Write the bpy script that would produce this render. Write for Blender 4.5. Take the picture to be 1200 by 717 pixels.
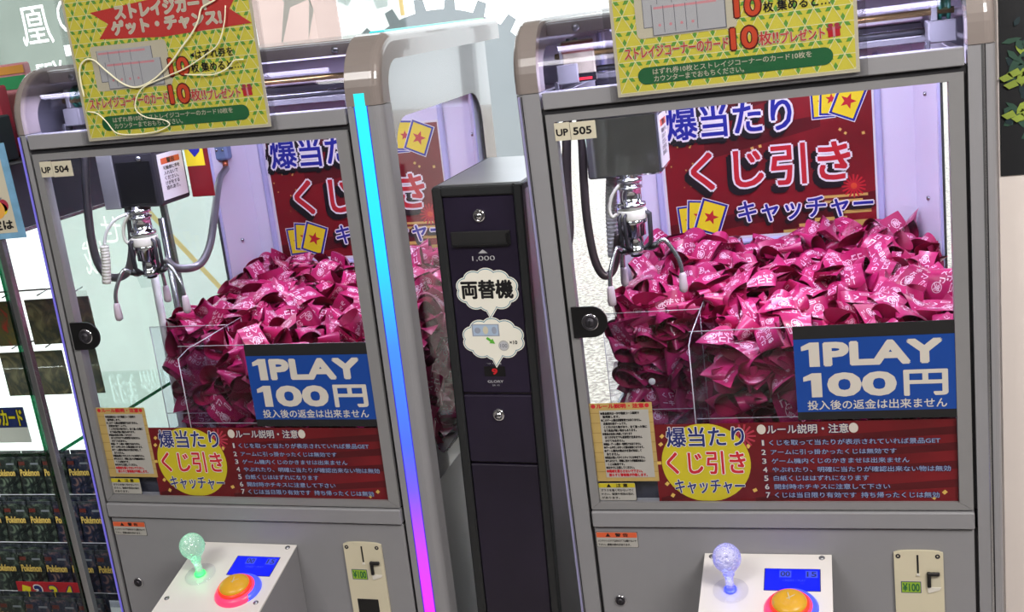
import bpy, math, random
from mathutils import Matrix, Vector, Quaternion

# ------------------------------------------------------------------ scene
for o in list(bpy.data.objects):
    bpy.data.objects.remove(o)
S = bpy.context.scene
COL = S.collection
rnd = random.Random(7)

# camera -----------------------------------------------------------------
cam = bpy.data.cameras.new('camera')
cam.sensor_width = 36.0
cam.lens = 36.0 * 1288.6565 / 1200.0
cam.clip_start = 0.05
cam.clip_end = 100
co = bpy.data.objects.new('camera', cam)
COL.objects.link(co)
RX = Vector((0.9565, 0.2626, -0.1270)).normalized()
FW = Vector((-0.2872, 0.9241, -0.2519)).normalized()
UP = RX.cross(FW).normalized()
co.matrix_world = Matrix(((RX.x, UP.x, -FW.x, 0.387), (RX.y, UP.y, -FW.y, -1.5163),
                          (RX.z, UP.z, -FW.z, 0.7457), (0, 0, 0, 1)))
S.camera = co

# view -------------------------------------------------------------------
S.view_settings.view_transform = 'Standard'
S.view_settings.look = 'None'
S.view_settings.exposure = 0.0
S.view_settings.gamma = 1.0
S.view_settings.use_curve_mapping = False
S.cycles.use_denoising = True
S.cycles.max_bounces = 10
S.cycles.transparent_max_bounces = 24
S.cycles.caustics_reflective = False
S.cycles.caustics_refractive = False

# world: bright hazy daylight outside the shop window ------------------------
W = bpy.data.worlds.new('world')
S.world = W
W.use_nodes = True
wn = W.node_tree.nodes
bg = wn['Background']
bg.inputs['Color'].default_value = (0.93, 0.97, 1.0, 1)
bg.inputs['Strength'].default_value = 3.0

def lamp(name, kind, loc, energy, color=(1, 1, 1), size=1.0, sizey=None, target=None, parent=None):
    l = bpy.data.lights.new(name, kind)
    l.energy = energy
    l.color = color
    if kind == 'AREA':
        l.size = size
        if sizey:
            l.shape = 'RECTANGLE'
            l.size_y = sizey
    elif kind == 'POINT':
        l.shadow_soft_size = size
    o = bpy.data.objects.new(name, l)
    COL.objects.link(o)
    o.location = loc
    if target:
        o.rotation_euler = (Vector(target) - Vector(loc)).to_track_quat('-Z', 'Y').to_euler()
    return o

sun = lamp('sun', 'SUN', (0, 5, 6), 3.0, (1.0, 0.96, 0.9), target=(1.5, 3.0, 0))
sun.data.angle = 0.02
# shop ceiling lamps over the aisle
lamp('ceiling_lamp', 'AREA', (1.5, -1.3, 1.85), 58, (1.0, 0.95, 0.90), 0.9, 0.5, target=(0.9, 0.0, 0.2))
lamp('ceiling_lamp', 'AREA', (-0.7, -1.9, 1.85), 34, (1.0, 0.97, 0.94), 1.2, 0.5, target=(-0.5, 0.0, 0.2))

# ------------------------------------------------------------------ materials
def lin(c):
    r = []
    for x in c[:3]:
        x = x / 255.0
        r.append(x / 12.92 if x <= 0.04045 else ((x + 0.055) / 1.055) ** 2.4)
    return (r[0], r[1], r[2], 1.0)

MATS = {}

def mat(key, rgb, rough=0.5, metal=0.0, coat=0.0, vary=0.06, scale=14.0, bump=0.0, spec=0.5):
    m = bpy.data.materials.new(key)
    m.use_nodes = True
    nt = m.node_tree
    b = nt.nodes['Principled BSDF']
    c = lin(rgb)
    b.inputs['Roughness'].default_value = rough
    b.inputs['Metallic'].default_value = metal
    b.inputs['Coat Weight'].default_value = coat
    b.inputs['Specular IOR Level'].default_value = spec
    tc = nt.nodes.new('ShaderNodeTexCoord')
    nz = nt.nodes.new('ShaderNodeTexNoise')
    nz.inputs['Scale'].default_value = scale
    nz.inputs['Detail'].default_value = 4
    nt.links.new(tc.outputs['Object'], nz.inputs['Vector'])
    rp = nt.nodes.new('ShaderNodeValToRGB')
    rp.color_ramp.elements[0].position = 0.3
    rp.color_ramp.elements[1].position = 0.7
    rp.color_ramp.elements[0].color = tuple(x * (1 - vary) for x in c[:3]) + (1,)
    rp.color_ramp.elements[1].color = tuple(min(1, x * (1 + vary)) for x in c[:3]) + (1,)
    nt.links.new(nz.outputs['Fac'], rp.inputs['Fac'])
    nt.links.new(rp.outputs['Color'], b.inputs['Base Color'])
    if bump:
        bp = nt.nodes.new('ShaderNodeBump')
        bp.inputs['Strength'].default_value = bump
        bp.inputs['Distance'].default_value = 0.002
        n2 = nt.nodes.new('ShaderNodeTexNoise')
        n2.inputs['Scale'].default_value = scale * 12
        nt.links.new(tc.outputs['Object'], n2.inputs['Vector'])
        nt.links.new(n2.outputs['Fac'], bp.inputs['Height'])
        nt.links.new(bp.outputs['Normal'], b.inputs['Normal'])
    MATS[key] = m
    return m

def emit(key, rgb, strength, base=(20, 20, 20)):
    m = mat(key, base, 0.3, vary=0.02)
    b = m.node_tree.nodes['Principled BSDF']
    b.inputs['Emission Color'].default_value = lin(rgb)
    b.inputs['Emission Strength'].default_value = strength
    return m

def clear(key, tint=(250, 252, 252), refl=0.06, rough=0.02, edge=0.25):
    m = bpy.data.materials.new(key)
    m.use_nodes = True
    nt = m.node_tree
    nt.nodes.remove(nt.nodes['Principled BSDF'])
    out = nt.nodes['Material Output']
    tr = nt.nodes.new('ShaderNodeBsdfTransparent')
    tr.inputs['Color'].default_value = lin(tint)
    gl = nt.nodes.new('ShaderNodeBsdfGlossy')
    gl.inputs['Roughness'].default_value = rough
    mx = nt.nodes.new('ShaderNodeMixShader')
    lw = nt.nodes.new('ShaderNodeLayerWeight')
    lw.inputs['Blend'].default_value = 0.5
    fr = nt.nodes.new('ShaderNodeMath')
    fr.operation = 'POWER'
    fr.inputs[1].default_value = 4.0
    nt.links.new(lw.outputs['Facing'], fr.inputs[0])
    mu = nt.nodes.new('ShaderNodeMath')
    mu.operation = 'MULTIPLY_ADD'
    mu.inputs[1].default_value = edge
    mu.inputs[2].default_value = refl
    mu.use_clamp = True
    nt.links.new(fr.outputs[0], mu.inputs[0])
    nt.links.new(mu.outputs[0], mx.inputs['Fac'])
    nt.links.new(tr.outputs[0], mx.inputs[1])
    nt.links.new(gl.outputs[0], mx.inputs[2])
    nt.links.new(mx.outputs[0], out.inputs['Surface'])
    MATS[key] = m
    return m

def film(key, rgb, trans=0.35, vary=0.05, scale=3.0):
    """printed see-through film stuck on the shop window, lit by the daylight behind it"""
    m = bpy.data.materials.new(key)
    m.use_nodes = True
    nt = m.node_tree
    nt.nodes.remove(nt.nodes['Principled BSDF'])
    out = nt.nodes['Material Output']
    c = lin(rgb)
    tc = nt.nodes.new('ShaderNodeTexCoord')
    nz = nt.nodes.new('ShaderNodeTexNoise')
    nz.inputs['Scale'].default_value = scale
    nt.links.new(tc.outputs['Object'], nz.inputs['Vector'])
    rp = nt.nodes.new('ShaderNodeValToRGB')
    rp.color_ramp.elements[0].position = 0.35
    rp.color_ramp.elements[1].position = 0.65
    rp.color_ramp.elements[0].color = tuple(x * (1 - vary) for x in c[:3]) + (1,)
    rp.color_ramp.elements[1].color = tuple(min(1, x * (1 + vary)) for x in c[:3]) + (1,)
    nt.links.new(nz.outputs['Fac'], rp.inputs['Fac'])
    tl = nt.nodes.new('ShaderNodeBsdfTranslucent')
    tr = nt.nodes.new('ShaderNodeBsdfTransparent')
    nt.links.new(rp.outputs['Color'], tl.inputs['Color'])
    nt.links.new(rp.outputs['Color'], tr.inputs['Color'])
    mx = nt.nodes.new('ShaderNodeMixShader')
    mx.inputs['Fac'].default_value = trans
    nt.links.new(tl.outputs[0], mx.inputs[1])
    nt.links.new(tr.outputs[0], mx.inputs[2])
    nt.links.new(mx.outputs[0], out.inputs['Surface'])
    MATS[key] = m
    return m

# machine bodies
mat('cab', (142, 142, 146), 0.38, spec=0.4, vary=0.02, bump=0.05)
mat('cap', (138, 129, 125), 0.22, coat=0.4, vary=0.02)
mat('frame', (146, 146, 148), 0.36, metal=0.25, vary=0.02)
mat('sideprint', (86, 86, 92), 0.14, coat=0.6, vary=0.02)
mat('gap', (26, 25, 30), 0.6)
mat('lavender', (150, 148, 188), 0.3)
mat('backwall', (228, 222, 240), 0.45, vary=0.015)
mat('backtrim', (190, 190, 232), 0.4, vary=0.02)
mat('darkmetal', (62, 60, 66), 0.4, metal=0.5)
mat('innerdark', (74, 76, 96), 0.5)
mat('steel', (176, 178, 182), 0.25, metal=0.9)
mat('chrome', (225, 226, 230), 0.07, metal=1.0)
mat('brass', (190, 160, 110), 0.25, metal=0.9)
mat('grey_plate', (150, 150, 152), 0.4, metal=0.3)
mat('hose', (122, 118, 122), 0.3, metal=0.75, vary=0.1)
mat('hosebrown', (92, 82, 84), 0.3, metal=0.6, vary=0.1)
mat('duct', (220, 218, 220), 0.4, vary=0.05)
mat('white', (235, 235, 235), 0.4, vary=0.015)
mat('offwhite', (226, 222, 212), 0.45, vary=0.02)
mat('tip', (196, 178, 186), 0.5)
mat('black', (18, 18, 20), 0.35)
mat('matteblack', (22, 22, 24), 0.6)
mat('green_ring', (40, 110, 92), 0.35)
mat('panelwhite', (232, 228, 224), 0.35, vary=0.015)
mat('coinface', (214, 206, 180), 0.45, vary=0.02)
mat('copper', (170, 90, 60), 0.35, metal=0.6)
mat('blue_bracket', (130, 150, 190), 0.4, metal=0.3)
clear('glass', refl=0.025, edge=0.5)
clear('acrylic', (246, 246, 250), refl=0.035, edge=0.5)
mat('acrylic_edge', (206, 200, 210), 0.25, coat=0.5)
clear('hood', (232, 232, 238), refl=0.02, edge=0.35)
clear('greenglass', (249, 253, 251), refl=0.012, edge=0.35)
clear('sideglass', refl=0.012, edge=0.16)
clear('greenedge', (70, 150, 120), refl=0.12, edge=0.3, rough=0.1)
clear('sleeve', (248, 248, 248), refl=0.03, rough=0.08, edge=0.4)
# printing inks
mat('p_white', (238, 234, 232), 0.4, vary=0.01)
mat('p_cream', (206, 200, 178), 0.5, vary=0.02)
mat('p_blue', (30, 38, 150), 0.4, vary=0.02)
mat('p_navy', (34, 46, 112), 0.4, vary=0.02)
mat('p_red', (196, 36, 48), 0.4, vary=0.02)
mat('p_maroon', (128, 18, 28), 0.4, vary=0.25, scale=9)
mat('p_deep', (92, 10, 20), 0.4, vary=0.3, scale=7)
mat('p_black', (20, 18, 22), 0.4)
mat('p_yellow', (240, 218, 40), 0.4, vary=0.02)
mat('p_gold', (214, 178, 92), 0.4, vary=0.08)
mat('p_pale_blue', (170, 190, 214), 0.4, vary=0.02)
mat('p_skyblue', (20, 68, 152), 0.35, vary=0.03)
mat('p_silver', (206, 200, 190), 0.4, vary=0.02)
mat('p_wood', (184, 158, 96), 0.5, vary=0.08, scale=25)
mat('p_woodline', (150, 122, 66), 0.5)
mat('p_paper', (176, 174, 168), 0.5, vary=0.02)
mat('r_maroon', (104, 15, 24), 0.4, vary=0.3, scale=9)
mat('r_deep', (78, 9, 18), 0.4, vary=0.3, scale=7)
mat('r_text', (150, 164, 192), 0.4, vary=0.02)
mat('r_yellow', (200, 186, 40), 0.4, vary=0.02)
mat('h_yellow', (224, 214, 78), 0.4, vary=0.02)
mat('h_green', (104, 166, 66), 0.4, vary=0.04)
mat('h_line', (240, 238, 190), 0.4, vary=0.02)
mat('h_red', (204, 60, 56), 0.4, vary=0.02)
mat('h_pill', (36, 104, 62), 0.4, vary=0.03)
mat('h_ticket', (188, 190, 196), 0.4, vary=0.03)
mat('h_tline', (120, 122, 132), 0.4)
mat('h_pink', (220, 150, 160), 0.4)
mat('h_orange', (212, 76, 44), 0.4, vary=0.12, scale=60)
mat('h_brown', (94, 30, 24), 0.4)
mat('warn_orange', (220, 96, 56), 0.4, vary=0.02)
mat('warn_yellow', (196, 182, 36), 0.4, vary=0.02)
# tickets
mat('tk_out', (184, 30, 98), 0.30, coat=0.25, vary=0.10, scale=30)
mat('tk_in', (150, 14, 68), 0.45, vary=0.12, scale=30)
mat('tk_print', (246, 206, 226), 0.4, vary=0.03)
# money changer
mat('ch_frame', (34, 36, 38), 0.45, vary=0.05, bump=0.1)
mat('ch_side', (118, 108, 110), 0.35, metal=0.2, vary=0.10, scale=9)
mat('ch_top', (158, 158, 160), 0.32, metal=0.5, vary=0.05)
mat('ch_panel', (30, 23, 42), 0.35, vary=0.35, scale=5)
mat('bubble', (238, 236, 224), 0.4, vary=0.01)
mat('bubble_line', (96, 150, 170), 0.4)
mat('bill', (150, 158, 176), 0.5, vary=0.1, scale=80)
mat('coin', (176, 176, 172), 0.4, vary=0.08, scale=80)
mat('arrow', (96, 180, 60), 0.4)
mat('grey_text', (176, 176, 180), 0.4)
# surroundings
mat('floor', (186, 180, 174), 0.35, vary=0.05, scale=60)
mat('wallwhite', (242, 233, 228), 0.6, vary=0.015)
mat('wallroom', (120, 118, 118), 0.7, vary=0.02)
mat('ceil', (214, 212, 208), 0.8, vary=0.02)
mat('alu', (170, 172, 176), 0.35, metal=0.7)
mat('dark_board', (58, 60, 66), 0.4, vary=0.1)
mat('shelfwhite', (222, 222, 222), 0.5)
mat('leaf1', (52, 84, 70), 0.5, vary=0.2)
mat('leaf2', (150, 170, 70), 0.5, vary=0.2)
mat('leaf3', (30, 50, 56), 0.5, vary=0.2)
mat('board_black', (26, 28, 32), 0.5, vary=0.05)
mat('lightblue', (120, 170, 204), 0.5, vary=0.15, scale=40)
mat('orange_ink', (232, 170, 80), 0.5, vary=0.1)
mat('green_ink', (60, 170, 110), 0.5)
mat('pinkred', (170, 50, 70), 0.5)
mat('chrome_pack', (206, 196, 170), 0.18, metal=0.6, vary=0.3, scale=40)

def speckle(key, base, dark, light, scale=260):
    m = mat(key, base, 0.5, vary=0.05)
    nt = m.node_tree
    b = nt.nodes['Principled BSDF']
    tc = nt.nodes.new('ShaderNodeTexCoord')
    vo = nt.nodes.new('ShaderNodeTexNoise')
    vo.inputs['Scale'].default_value = scale
    vo.inputs['Detail'].default_value = 2
    nt.links.new(tc.outputs['Object'], vo.inputs['Vector'])
    rp = nt.nodes.new('ShaderNodeValToRGB')
    e = rp.color_ramp.elements
    e[0].position = 0.40
    e[0].color = lin(dark)
    e[1].position = 0.62
    e[1].color = lin(light)
    k = e.new(0.5)
    k.color = lin(base)
    nt.links.new(vo.outputs['Fac'], rp.inputs['Fac'])
    nt.links.new(rp.outputs['Color'], b.inputs['Base Color'])

speckle('pavement', (176, 162, 152), (128, 114, 108), (206, 194, 184), 48)

def packmat(key, a, b_, c, scale):
    m = mat(key, a, 0.28, coat=0.5)
    nt = m.node_tree
    b = nt.nodes['Principled BSDF']
    tc = nt.nodes.new('ShaderNodeTexCoord')
    nz = nt.nodes.new('ShaderNodeTexNoise')
    nz.inputs['Scale'].default_value = scale
    nz.inputs['Detail'].default_value = 5
    nz.inputs['Distortion'].default_value = 2.5
    nt.links.new(tc.outputs['Object'], nz.inputs['Vector'])
    rp = nt.nodes.new('ShaderNodeValToRGB')
    e = rp.color_ramp.elements
    e[0].position = 0.38
    e[0].color = lin(a)
    e[1].position = 0.66
    e[1].color = lin(c)
    k = e.new(0.52)
    k.color = lin(b_)
    nt.links.new(nz.outputs['Fac'], rp.inputs['Fac'])
    nt.links.new(rp.outputs['Color'], b.inputs['Base Color'])

packmat('pack_green', (16, 20, 22), (34, 42, 40), (100, 112, 96), 34)
packmat('pack_blue', (16, 16, 30), (28, 36, 62), (120, 90, 88), 34)
packmat('pack_dark', (24, 26, 34), (40, 44, 54), (92, 96, 104), 30)
packmat('sleeve_gold', (120, 100, 50), (90, 90, 60), (180, 60, 50), 22)
packmat('sleeve_dark', (60, 64, 56), (96, 88, 66), (130, 120, 90), 22)

# lights that glow
emit('lcd', (2, 24, 255), 0.95, (4, 16, 150))
emit('lcd_text', (70, 90, 255), 0.9)
emit('btn_top', (230, 150, 20), 0.18, (206, 160, 44))
emit('btn_red', (255, 40, 30), 1.0, (230, 60, 40))
emit('btn_pink', (255, 50, 110), 0.75, (200, 70, 100))
emit('btn_blue', (50, 80, 255), 0.75, (80, 90, 210))
emit('glow_green', (30, 255, 90), 1.6, (100, 220, 140))
emit('glow_blue', (30, 50, 255), 1.8, (100, 110, 230))
emit('lcd_green', (120, 190, 30), 0.10, (140, 170, 50))
emit('led_red', (220, 30, 40), 0.6)
emit('led_white', (225, 222, 255), 2.2, (230, 230, 230))
emit('led_edge', (40, 10, 230), 0.7, (40, 30, 160))
emit('led_side', (110, 90, 255), 0.35, (120, 120, 180))
emit('caselamp', (255, 255, 255), 1.6, (230, 230, 230))

def led_ramp(key, axis, lo, hi, stops, strength):
    m = mat(key, (60, 60, 80), 0.3)
    nt = m.node_tree
    b = nt.nodes['Principled BSDF']
    tc = nt.nodes.new('ShaderNodeTexCoord')
    sp = nt.nodes.new('ShaderNodeSeparateXYZ')
    mp = nt.nodes.new('ShaderNodeMapRange')
    mp.inputs['From Min'].default_value = lo
    mp.inputs['From Max'].default_value = hi
    rp = nt.nodes.new('ShaderNodeValToRGB')
    e = rp.color_ramp.elements
    e[0].position, e[0].color = stops[0][0], lin(stops[0][1])
    e[1].position, e[1].color = stops[-1][0], lin(stops[-1][1])
    for p, c in stops[1:-1]:
        k = e.new(p)
        k.color = lin(c)
    nt.links.new(tc.outputs['Object'], sp.inputs[0])
    nt.links.new(sp.outputs[axis], mp.inputs['Value'])
    nt.links.new(mp.outputs[0], rp.inputs['Fac'])
    nt.links.new(rp.outputs['Color'], b.inputs['Emission Color'])
    b.inputs['Emission Strength'].default_value = strength

FLOOR = -0.8
# object space z of a machine part starts at the floor (root sits on the floor)
led_ramp('led_front', 'Z', 0.60, 1.46, [(0.0, (255, 30, 250)), (0.14, (225, 60, 255)), (0.27, (120, 90, 255)),
         (0.36, (70, 110, 255)), (0.55, (60, 150, 255)), (0.72, (0, 235, 255)), (1.0, (0, 255, 255))], 1.0)
led_ramp('led_top', 'Y', -0.25, 0.32, [(0.0, (0, 235, 240)), (0.45, (30, 240, 200)), (1.0, (70, 190, 90))], 1.0)

# crystal joystick knobs
def crystal(key, rgb, s):
    m = bpy.data.materials.new(key)
    m.use_nodes = True
    nt = m.node_tree
    b = nt.nodes['Principled BSDF']
    b.inputs['Base Color'].default_value = (0.95, 0.97, 1, 1)
    b.inputs['Roughness'].default_value = 0.05
    b.inputs['Transmission Weight'].default_value = 0.75
    b.inputs['IOR'].default_value = 1.45
    b.inputs['Emission Color'].default_value = lin(rgb)
    b.inputs['Emission Strength'].default_value = s
    vo = nt.nodes.new('ShaderNodeTexVoronoi')
    vo.inputs['Scale'].default_value = 160
    tc = nt.nodes.new('ShaderNodeTexCoord')
    nt.links.new(tc.outputs['Object'], vo.inputs['Vector'])
    bp = nt.nodes.new('ShaderNodeBump')
    bp.inputs['Strength'].default_value = 0.9
    bp.inputs['Distance'].default_value = 0.003
    nt.links.new(vo.outputs['Distance'], bp.inputs['Height'])
    nt.links.new(bp.outputs['Normal'], b.inputs['Normal'])
    MATS[key] = m

crystal('crystal_green', (120, 220, 170), 0.22)
crystal('crystal_blue', (130, 130, 245), 0.22)
film('f_pale', (192, 198, 195), 0.12)
film('f_dim', (126, 136, 129), 0.05)
film('f_grey', (136, 142, 146), 0.06)
film('f_thin', (236, 240, 240), 0.88)
film('f_grey2', (206, 212, 212), 0.2)
film('f_white', (252, 252, 252), 0.75)
film('f_pink', (180, 161, 156), 0.08, vary=0.08)
film('f_hair', (188, 204, 202), 0.3)
film('f_orange', (240, 208, 150), 0.3)
film('f_red', (236, 170, 160), 0.3)
film('f_green', (190, 222, 200), 0.3)

# ------------------------------------------------------------------ mesh builder
TXT = {}

def glyphs(s, bold):
    k = (s, bold)
    if k not in TXT:
        cu = bpy.data.curves.new('t', 'FONT')
        cu.body = s
        cu.size = 1
        cu.resolution_u = 3
        cu.offset = bold
        cu.fill_mode = 'FRONT'
        o = bpy.data.objects.new('t', cu)
        me = o.to_mesh()
        vs = [(v.co.x, v.co.y) for v in me.vertices]
        fs = [tuple(p.vertices) for p in me.polygons]
        o.to_mesh_clear()
        bpy.data.objects.remove(o)
        bpy.data.curves.remove(cu)
        x0 = min(v[0] for v in vs) + bold
        x1 = max(v[0] for v in vs) - bold
        y0 = min(v[1] for v in vs) + bold
        y1 = max(v[1] for v in vs) - bold
        TXT[k] = ([((x - x0) / (x1 - x0), (y - y0) / max(1e-6, y1 - y0)) for x, y in vs], fs)
    return TXT[k]

class MB:
    def __init__(self):
        self.v, self.f, self.m, self.s, self.keys = [], [], [], [], []
        self.M = None                       # optional transform for what follows

    def k(self, key):
        if key not in self.keys:
            self.keys.append(key)
        return self.keys.index(key)

    def add(self, vs, fs, key, smooth=False):
        b = len(self.v)
        for p in vs:
            p = Vector(p)
            self.v.append(self.M @ p if self.M else p)
        i = self.k(key)
        for f in fs:
            self.f.append(tuple(b + a for a in f))
            self.m.append(i)
            self.s.append(smooth)

    def box(self, lo, hi, key, bev=0.0):
        (x0, y0, z0), (x1, y1, z1) = lo, hi
        if bev <= 0:
            self.add([(x0, y0, z0), (x1, y0, z0), (x1, y1, z0), (x0, y1, z0), (x0, y0, z1), (x1, y0, z1), (x1, y1, z1), (x0, y1, z1)],
                     [(0, 3, 2, 1), (4, 5, 6, 7), (0, 1, 5, 4), (1, 2, 6, 5), (2, 3, 7, 6), (3, 0, 4, 7)], key)
            return
        b = min(bev, (x1 - x0) * .49, (y1 - y0) * .49, (z1 - z0) * .49)
        # chamfered box: three rects per axis
        vs, idx = [], {}
        for ax in range(3):
            for sx in (0, 1):
                for sy in (0, 1):
                    for sz in (0, 1):
                        c = [(x0, x1)[sx], (y0, y1)[sy], (z0, z1)[sz]]
                        for a in range(3):
                            if a != ax:
                                c[a] += b if (sx, sy, sz)[a] == 0 else -b
                        idx[(ax, sx, sy, sz)] = len(vs)
                        vs.append(c)
        fs = []
        for s in (0, 1):
            fs.append([idx[(0, s, a, c)] for a, c in ((0, 0), (1, 0), (1, 1), (0, 1))])
            fs.append([idx[(1, a, s, c)] for a, c in ((0, 0), (1, 0), (1, 1), (0, 1))])
            fs.append([idx[(2, a, c, s)] for a, c in ((0, 0), (1, 0), (1, 1), (0, 1))])
        for a in (0, 1):
            for c in (0, 1):
                fs.append([idx[(0, a, c, 0)], idx[(0, a, c, 1)], idx[(1, a, c, 1)], idx[(1, a, c, 0)]])
                fs.append([idx[(0, a, 0, c)], idx[(0, a, 1, c)], idx[(2, a, 1, c)], idx[(2, a, 0, c)]])
                fs.append([idx[(1, 0, a, c)], idx[(1, 1, a, c)], idx[(2, 1, a, c)], idx[(2, 0, a, c)]])
        for sx in (0, 1):
            for sy in (0, 1):
                for sz in (0, 1):
                    fs.append([idx[(0, sx, sy, sz)], idx[(1, sx, sy, sz)], idx[(2, sx, sy, sz)]])
        cen = Vector(((x0 + x1) / 2, (y0 + y1) / 2, (z0 + z1) / 2))
        out = []
        for f in fs:
            p = [Vector(vs[i]) for i in f]
            n = (p[1] - p[0]).cross(p[2] - p[0])
            c = sum(p, Vector()) / len(p)
            out.append(tuple(f) if n.dot(c - cen) > 0 else tuple(reversed(f)))
        self.add(vs, out, key)

    def tube(self, pts, r, key, n=10, closed=False, cap=True):
        pts = [Vector(p) for p in pts]
        rs = r if isinstance(r, (list, tuple)) else [r] * len(pts)
        vs, fs = [], []
        prev = None
        N = len(pts)
        for i, p in enumerate(pts):
            a = pts[(i - 1) % N] if (i > 0 or closed) else p
            c = pts[(i + 1) % N] if (i < N - 1 or closed) else p
            t = (c - a).normalized()
            if prev is None:
                u = t.orthogonal().normalized()
            else:
                u = (prev - t * prev.dot(t)).normalized()
            prev = u
            w = t.cross(u)
            for j in range(n):
                an = 2 * math.pi * j / n
                vs.append(p + (u * math.cos(an) + w * math.sin(an)) * rs[i])
        R = N if closed else N - 1
        for i in range(R):
            for j in range(n):
                a, b_ = i * n + j, i * n + (j + 1) % n
                c, d = ((i + 1) % N) * n + (j + 1) % n, ((i + 1) % N) * n + j
                fs.append((a, b_, c, d))
        if cap and not closed:
            fs.append(tuple(range(n - 1, -1, -1)))
            fs.append(tuple((N - 1) * n + j for j in range(n)))
        self.add(vs, fs, key, True)

    def lathe(self, c, axis, prof, key, n=24):
        """prof: (radius, height along axis) pairs"""
        ax = Vector(axis).normalized()
        u = ax.orthogonal().normalized()
        w = ax.cross(u)
        c = Vector(c)
        vs, fs = [], []
        for r, h in prof:
            for j in range(n):
                an = 2 * math.pi * j / n
                vs.append(c + ax * h + (u * math.cos(an) + w * math.sin(an)) * max(r, 1e-5))
        for i in range(len(prof) - 1):
            for j in range(n):
                fs.append((i * n + j, i * n + (j + 1) % n, (i + 1) * n + (j + 1) % n, (i + 1) * n + j))
        fs.append(tuple(range(n - 1, -1, -1)))
        fs.append(tuple((len(prof) - 1) * n + j for j in range(n)))
        self.add(vs, fs, key, True)

    def prism(self, poly, a, b, key, plane='xz'):
        """extrude a 2D polygon; plane xz -> depth along y from a to b"""
        n = len(poly)
        ar = sum(poly[i][0] * poly[(i + 1) % n][1] - poly[(i + 1) % n][0] * poly[i][1] for i in range(n))
        if ar < 0:
            poly = poly[::-1]
        if plane == 'xz':
            f = lambda u, v, d: (u, d, v)
        elif plane == 'yz':
            f = lambda u, v, d: (d, u, v)
        else:
            f = lambda u, v, d: (u, v, d)
        vs = [f(u, v, a) for u, v in poly] + [f(u, v, b) for u, v in poly]
        fs = [tuple(range(n)), tuple(range(2 * n - 1, n - 1, -1))]
        for i in range(n):
            j = (i + 1) % n
            fs.append((i, i + n, j + n, j))
        self.add(vs, fs, key)

    # flat printing: (u, v) lie in a plane y = y0 - layer * step, facing -y
    def flat(self, poly, y, key):
        n = len(poly)
        ar = sum(poly[i][0] * poly[(i + 1) % n][1] - poly[(i + 1) % n][0] * poly[i][1] for i in range(n))
        if ar < 0:
            poly = poly[::-1]
        self.add([(u, y, v) for u, v in poly], [tuple(range(n))], key)

    def rect(self, x0, z0, x1, z1, y, key):
        self.flat([(x0, z0), (x1, z0), (x1, z1), (x0, z1)], y, key)

    def disc(self, cx, cz, r, y, key, n=32, rz=None):
        self.flat([(cx + r * math.cos(2 * math.pi * i / n), cz + (rz or r) * math.sin(2 * math.pi * i / n)) for i in range(n)], y, key)

    def text(self, s, box, y, key, bold=0.0, rot=0.0, mirror=False, shear=0.0):
        vs, fs = glyphs(s, 0.0)
        x0, z0, x1, z1 = box
        if bold > 0:                        # bolder lettering: the same glyphs stamped round a small circle
            h = (z1 - z0) * bold * 1.15
            n = 8 if bold > .03 else 4
            for i in range(n):
                a = 2 * math.pi * (i + .5) / n
                dx, dz = h * math.cos(a), h * math.sin(a)
                self.text(s, (x0 + dx, z0 + dz, x1 + dx, z1 + dz), y - 1.4e-5 * (i + 1), key, 0.0, rot, mirror, shear)
        cx, cz = (x0 + x1) / 2, (z0 + z1) / 2
        ca, sa = math.cos(rot), math.sin(rot)
        out = []
        for u, v in vs:
            if mirror:
                u = 1 - u
            dx, dz = (u - .5) * (x1 - x0) + (v - .5) * (z1 - z0) * shear, (v - .5) * (z1 - z0)
            out.append((cx + dx * ca - dz * sa, y, cz + dx * sa + dz * ca))
        self.add(out, fs, key)

    def build(self, name, off=Vector((0, 0, 0))):
        me = bpy.data.meshes.new(name)
        me.from_pydata([tuple(p - off) for p in self.v], [], self.f)
        for k in self.keys:
            me.materials.append(MATS[k])
        me.polygons.foreach_set('material_index', self.m)
        me.polygons.foreach_set('use_smooth', self.s)
        me.update()
        return me

LOC = {}

def thing(name, label, cat, loc, frame=Matrix(), group=None):
    o = bpy.data.objects.new(name, None)
    o.empty_display_size = 0.05
    COL.objects.link(o)
    o.matrix_world = frame @ Matrix.Translation(loc)
    LOC[o.name] = Vector(loc)
    o['label'] = label
    o['category'] = cat
    if group:
        o['group'] = group
    return o

def part(name, mb, parent, label=None):
    o = bpy.data.objects.new(name, mb.build(name, LOC[parent.name]))
    COL.objects.link(o)
    LOC[o.name] = LOC[parent.name]
    o.parent = parent
    if label:
        o['label'] = label
    return o

def single(name, mb, label, cat, frame=Matrix(), group=None, kind=None):
    xs = [p.x for p in mb.v]
    ys = [p.y for p in mb.v]
    zs = [p.z for p in mb.v]
    loc = Vector(((min(xs) + max(xs)) / 2, (min(ys) + max(ys)) / 2, min(zs)))
    o = bpy.data.objects.new(name, mb.build(name, loc))
    COL.objects.link(o)
    o.matrix_world = frame @ Matrix.Translation(loc)
    LOC[o.name] = loc
    o['label'] = label
    o['category'] = cat
    if group:
        o['group'] = group
    if kind:
        o['kind'] = kind
    return o

def structure(name, mb, parent=None):
    o = bpy.data.objects.new(name, mb.build(name))
    COL.objects.link(o)
    if parent:
        o.parent = parent
    else:
        o['kind'] = 'structure'
    LOC[o.name] = Vector((0, 0, 0))
    return o

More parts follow.
